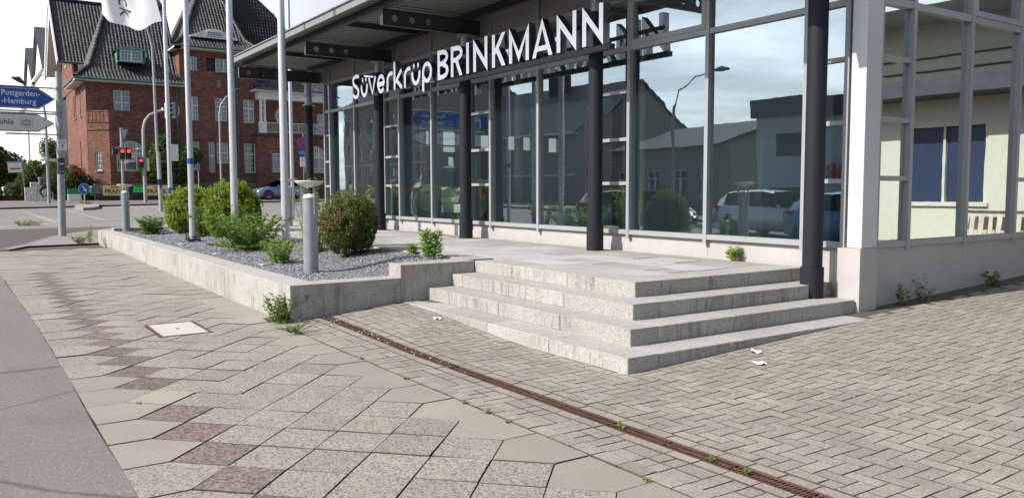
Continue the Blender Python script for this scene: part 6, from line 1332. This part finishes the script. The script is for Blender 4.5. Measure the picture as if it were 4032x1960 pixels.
# ================================================================ HOUSES ALONG THE SIDE STREET
def townhouse(x0, x1, y, ez, rz_, label, wallm, roofm, fl, cols, gable=False, name='townhouse', face=-1, depth=10, base=.6, win=(.95, 1.7), z0=1.9, bands=True):
    t = thing(name, ((x0+x1)/2, y, base), label, 'house'); s = face
    T = lambda u, v, n: (u, y + s*n, v); Tn = T if s < 0 else (lambda u, v, n: (x0 + x1 - u, y + n, v)); holes = []; W = x1 - x0; st = (ez - z0 - .6) / fl
    for c in range(cols):
        for f_ in range(fl): u = x0 + W*(c + .5)/cols; z = z0 + st*f_; holes.append((u - win[0]/2, u + win[0]/2, z, z + min(win[1], st*.72)))
    m = MB(); wall_holes(m, Tn, x0, x1, base - .3, ez, holes, .14)
    yb = y - s*depth; m.add([(x0, y, base-.3), (x0, yb, base-.3), (x0, yb, ez), (x0, y, ez), (x1, y, base-.3), (x1, yb, base-.3), (x1, yb, ez), (x1, y, ez)], [(0, 1, 2, 3), (7, 6, 5, 4), (1, 5, 6, 2)]); 
    if gable: m.prism([(x0, ez), (x1, ez), ((x0+x1)/2, rz_ - .25)], T, -depth if True else 0, -.0); 
    else: m.prism([(y, ez), (yb, ez), ((y+yb)/2, rz_ - .2)] if s > 0 else [(y, ez), (yb, ez), ((y+yb)/2, rz_ - .2)], lambda u, v, n: (n, u, v), x0, x1)
    obj('wall', m, wallm, t)
    for h in holes:
        m = MB(); a, b, c, d = h; m.tbox(Tn, a, a + .06, c, d, -.12, -.06); m.tbox(Tn, b - .06, b, c, d, -.12, -.06); m.tbox(Tn, a + .06, b - .06, c, c + .06, -.12, -.06); m.tbox(Tn, a + .06, b - .06, d - .06, d, -.12, -.06); m.tbox(Tn, (a+b)/2 - .03, (a+b)/2 + .03, c + .06, d - .06, -.12, -.065); m.tbox(Tn, a + .06, b - .06, c + (d-c)*.68, c + (d-c)*.68 + .05, -.12, -.063)
        w = obj('window', m, M_whitewood, t); m = MB(); m.tbox(Tn, a + .03, b - .03, c + .03, d - .03, -.14, -.11); obj('pane', m, M_glass_h, w)
        m = MB(); m.tbox(Tn, a, b, c, d, -.45, -.43); obj('room_shade', m, M_inner, w)
    if bands: m = MB(); m.tbox(Tn, x0, x1, z0 + st - .55, z0 + st - .42, .001, .07); obj('cornice', m, M_whitewood, t); m = MB(); m.tbox(Tn, x0 - .05, x1 + .05, ez - .18, ez, .001, .35); obj('cornice', m, M_whitewood, t)
    m = MB(); o = .35; ya, yc = y + s*o, y - s*(depth + o); ym = (y + yb)/2; xm = (x0 + x1)/2; th = .12; k1 = (rz_ - ez)/(depth/2)*o if not gable else (rz_ - ez)/(W/2)*o
    if gable:
        for sx in (x0 - o, x1 + o): m.add([(sx, ya, ez - k1), (xm, ya, rz_), (xm, yc, rz_), (sx, yc, ez - k1), (sx, ya, ez - k1 + th), (xm, ya, rz_ + th), (xm, yc, rz_ + th), (sx, yc, ez - k1 + th)], [(0,1,2,3),(7,6,5,4),(0,4,5,1),(2,6,7,3),(3,7,4,0)])
    else:
        for sy in (ya, yc): m.add([(x0 - .1, sy, ez - k1), (x1 + .1, sy, ez - k1), (x1 + .1, ym, rz_), (x0 - .1, ym, rz_), (x0 - .1, sy, ez - k1 + th), (x1 + .1, sy, ez - k1 + th), (x1 + .1, ym, rz_ + th), (x0 - .1, ym, rz_ + th)], [(0,1,2,3),(7,6,5,4),(0,4,5,1),(1,5,6,2),(3,7,4,0)])
    obj('roof', m, roofm, t); return t
t1 = townhouse(-97, -84, 8, 13.4, 17.5, 'tall white townhouse with dark dormers directly left of the brick villa', M_render_w, M_slate, 4, 6)
for x in (-86.5, -90.5, -94.): m = MB(); m.box(x - .7, x + .7, 8.2, 10.5, 13.6, 15.2); m.prism([(x - .95, 15.2), (x + .95, 15.2), (x, 16.4)], lambda u, v, n: (u, 8.0 - n, v), -3, .2); d_ = obj('dormer', m, M_slate, t1); m = MB(); m.box(x - .45, x + .45, 8.12, 8.19, 13.9, 15.0); obj('pane', m, M_whitewood, d_)
townhouse(-111, -97.2, 8, 14.2, 19.2, 'white gable fronted townhouse second from the brick villa', M_render_w, M_slate, 4, 5, gable=True)
townhouse(-126, -111.2, 8, 14.0, 19.0, 'white gable fronted townhouse third from the brick villa', M_render_w, M_slate, 4, 5, gable=True)
townhouse(-140, -126.2, 8, 12.5, 15.0, 'farthest pale house at the end of the side street', M_render_w, M_slate, 3, 5)
townhouse(-125, -100, -9, 6.5, 9.5, 'low pale house behind the big tree at the far left', M_render_w, M_slate, 2, 6, face=1, base=.6)
# buildings on the near side of the main street, seen mirrored in the showroom glass
t = thing('flat_roofed_shop', (-16, -14, 0), 'grey flat roofed shop opposite with red lettering, mirrored in the glass', 'shop')
T = lambda u, v, n: (-40 - u + 24.7 + 0, -14 + n, v) if False else (u, -14 + n, v)
m = MB(); m.box(-24.7, -3, -26, -14, -.2, 4.66); obj('wall', m, M_render_g, t); m = MB(); m.box(-24.9, -2.8, -26.2, -13.8, 4.661, 5.48); obj('roof_edge', m, M_steel_dk, t)
for x0, x1, z0, z1 in ((-23.6, -22.2, 2.9, 3.9), (-24, -21.5, .1, 1.5), (-20.5, -17.5, .1, 1.5), (-19.5, -18, 2.9, 3.9), (-15, -12, .1, 1.5)): m = MB(); m.box(x0, x1, -13.99, -13.95, z0, z1); w = obj('window', m, M_frame_dk, t)
text('shop_lettering', 'NORD', 1.0, (-20.4, -13.93, 2.2), (-1, 0, 0), (0, 0, 1), M_red, t, .03, 1., .02)
townhouse(-36, -28.2, -15.5, 3.7, 5.1, 'low brown house opposite, mirrored beside the grey shop', plain('brown_brick_wall', (.26, .22, .18), .9, 0, .2), M_slate, 1, 4, face=1, base=0, bands=False, z0=1.0)
townhouse(-58, -42, -18, 5.2, 9.0, 'brown gabled house opposite with a chimney, mirrored in the middle of the glazing', MATS['brown_brick_wall'].m if hasattr(MATS['brown_brick_wall'], 'm') else MATS['brown_brick_wall'], M_slate, 2, 5, face=1, base=0, z0=1.0)
m = MB(); m.box(-50.2, -48.8, -23, -22, 8.2, 10.4); obj('chimney', m, M_brick_dk, None, label='brick chimney above the brown gabled house opposite', cat='chimney')
townhouse(-78, -60, -16, 9.5, 12.5, 'large stone fronted townhouse opposite, mirrored at the left of the glazing', plain('sandstone', (.40, .36, .29), .9, 0, .1), M_slate, 3, 7, face=1, base=.4)
for x, yy, lab in ((-27, -10.9, 'mirrored street lamp nearest the grey shop'), (-33, -11.2, 'mirrored street lamp left of the grey shop')):
    t = thing('street_lamp', (x, yy, 0), lab, 'street lamp'); m = MB(); m.tube([(x, yy, -.2), (x, yy, 5.2), (x + .3, yy, 6.0), (x + 1.3, yy, 6.5), (x + 2.6, yy, 6.6)], [.055, .045, .035, .03, .03], 12); obj('pole', m, M_post, t); m = MB(); m.tube([(x + 2.4, yy, 6.6), (x + 2.9, yy, 6.6), (x + 3.3, yy, 6.55)], [.05, .13, .05], 10); obj('lamp_head', m, M_galv, t)

# ================================================================ TREES AND SHRUBS FAR AWAY
def tree(name, x, y, z0, blobs, label, mat, n, size, seed, cat='tree', trunk=True, group=None):
    t = thing(name, (x, y, z0), label, cat, group); C, D = [], []
    for i, (bx, by, bz_, r, rz__) in enumerate(blobs): p, d = lumpy(int(n * (r*r) / sum(b[3]**2 for b in blobs)), (bx, by, bz_), (r, r, rz__), 18, .45, seed + i, low=-.95, amp=.30); C.append(p); D.append(d)
    leaves('crown', np.vstack(C), np.vstack(D), size, mat, t, aspect=.6, jit=1.0)
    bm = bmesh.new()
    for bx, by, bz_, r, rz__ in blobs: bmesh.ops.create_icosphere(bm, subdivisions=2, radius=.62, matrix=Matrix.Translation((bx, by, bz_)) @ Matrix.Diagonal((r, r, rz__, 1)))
    me = bpy.data.meshes.new('dark_crown_core'); bm.to_mesh(me); bm.free(); me.materials.append(M_core); link('dark_crown_core', me, t, kind='stuff')  # solid dark blobs filling the crown, coloured as its inner shade
    if trunk:
        m = MB(); m.tube([(x, y, z0 - .1), (x + .1, y, z0 + (blobs[0][2] - z0)*.6), (blobs[0][0], blobs[0][1], blobs[0][2])], [.20, .15, .08], 8)
        for bx, by, bz_, r, rz__ in blobs[1:]: m.tube([(x, y, z0 + (blobs[0][2] - z0)*.5), (bx, by, bz_)], [.09, .04], 6)
        obj('trunk', m, M_bark, t)
    return t
tree('tree', -61.9, 12.2, .75, [(-61.9, 12.1, 3.7, 1.05, 1.3), (-61.7, 13.2, 3.6, 1.0, 1.1), (-62, 11.6, 2.9, .9, .9), (-61.9, 12.1, 4.8, .6, .65), (-61.7, 14.2, 3.95, .6, .6), (-61.9, 12.9, 2.5, .9, .6)], 'broad green tree standing in front of the brick villa', M_tree, 9500, .2, 50)
tree('tree', -76, 1.4, .75, [(-76, 1.2, 3.9, 2.3, 1.9), (-75.5, 3.2, 3.3, 1.5, 1.3), (-77, -1.5, 4.0, 2.6, 2.2), (-75.6, 2.6, 2.5, 1.6, .9)], 'big dense dark tree at the far left edge', M_tree_d, 11000, .26, 60)
tree('shrub', -69, 5.0, .75, [(-69, 4.7, 2.6, 1.0, 1.1), (-68.6, 5.9, 2.7, .9, 1.1), (-69.3, 4.0, 1.8, .7, .8)], 'tall leafy shrub behind the cyclist', M_tree, 6000, .17, 70, 'bush')
tree('shrub', -65.5, 5.7, .75, [(-65.5, 5.7, 1.9, .8, .95), (-65.2, 6.2, 1.4, .7, .7)], 'dark shrub beside the arrow sign post base', M_tree_d, 4000, .15, 75, 'bush')
rs = tree('rose_bush', -63.5, 6.75, .75, [(-63.5, 6.6, 2.3, .75, .9), (-63.2, 7.2, 1.8, .7, .8), (-63.6, 6.3, 1.7, .6, .8)], 'climbing rose bush with red flowers at the villa corner', M_tree_d, 5200, .14, 80, 'bush')
P, D = lumpy(60, (-63.3, 6.7, 2.55), (.7, .75, .75), 10, .1, 85, low=-.2); leaves('blossoms', P, D, .16, M_rose, rs, aspect=.9, jit=.5)
tree('shrub', -62, 7.35, .75, [(-61.9, 7.1, 1.25, .45, .5), (-61.9, 7.7, 1.1, .35, .35)], 'low ivy around the green litter bin', M_tree_d, 1800, .12, 90, 'bush', trunk=False)
tree('shrub', -65.8, 2.9, .75, [(-65.6, 3.1, 1.5, .5, .5), (-65.8, 1.8, 1.4, .7, .5)], 'low shrubs behind the brick front wall', M_tree, 2600, .13, 95, 'bush', trunk=False)
tree('small_tree', -84, 7.0, .8, [(-84, 6.9, 5.2, .8, 1.0), (-83.8, 7.3, 4.0, .6, .7)], 'thin young tree in front of the white townhouse', M_tree, 1300, .2, 97)
weed('grass_tuft', (-52.4, 6.05, .68), .16, .55, 60, 3, .15, 'yellowish grass on the traffic island', leafmat('dry_grass', (.22, .22, .07), (.32, .28, .12)), seed=60, lean=1.2, cat='grass', aspect=.15)
weed('grass_tuft', (-34.6, 10.2, .3), .22, .4, 40, 4, .16, 'grass tuft by the kerb behind the box bushes', M_weed, seed=61, lean=1.0, cat='grass', aspect=.2)
weed('grass_tuft', (-34.0, 2.0, .24), .16, .8, 60, 3, .12, 'dry weeds along the broken kerb in the road at the left', MATS['dry_grass'].m if hasattr(MATS['dry_grass'], 'm') else MATS['dry_grass'], seed=62, lean=1.2, cat='grass', aspect=.2)
weed('bare_twigs', (-23.2, 4.2, .45), .45, .25, 12, 2, .04, 'thin bare brown twigs beside the far bollard light', M_core, seed=63, lean=.8, cat='twigs')
# flag lettering, laid into the cloth
me = text_mesh('Lübeck', .62, .0, res=4, bold=-.004)
for v_ in me.vertices:
    u, w = .60 - v_.co.y / 2.15, .40 - v_.co.x / 2.9; p = flag_at(u, w); e1 = flag_at(u + .01, w) - p; e2 = flag_at(u, w + .01) - p; n = e1.cross(e2).normalized()
    if n.dot(Vector((1, -.6, 0))) < 0: n = -n
    v_.co = p + n * .012
me.materials.clear(); me.materials.append(M_frame_dk); link('lettering', me, fl)
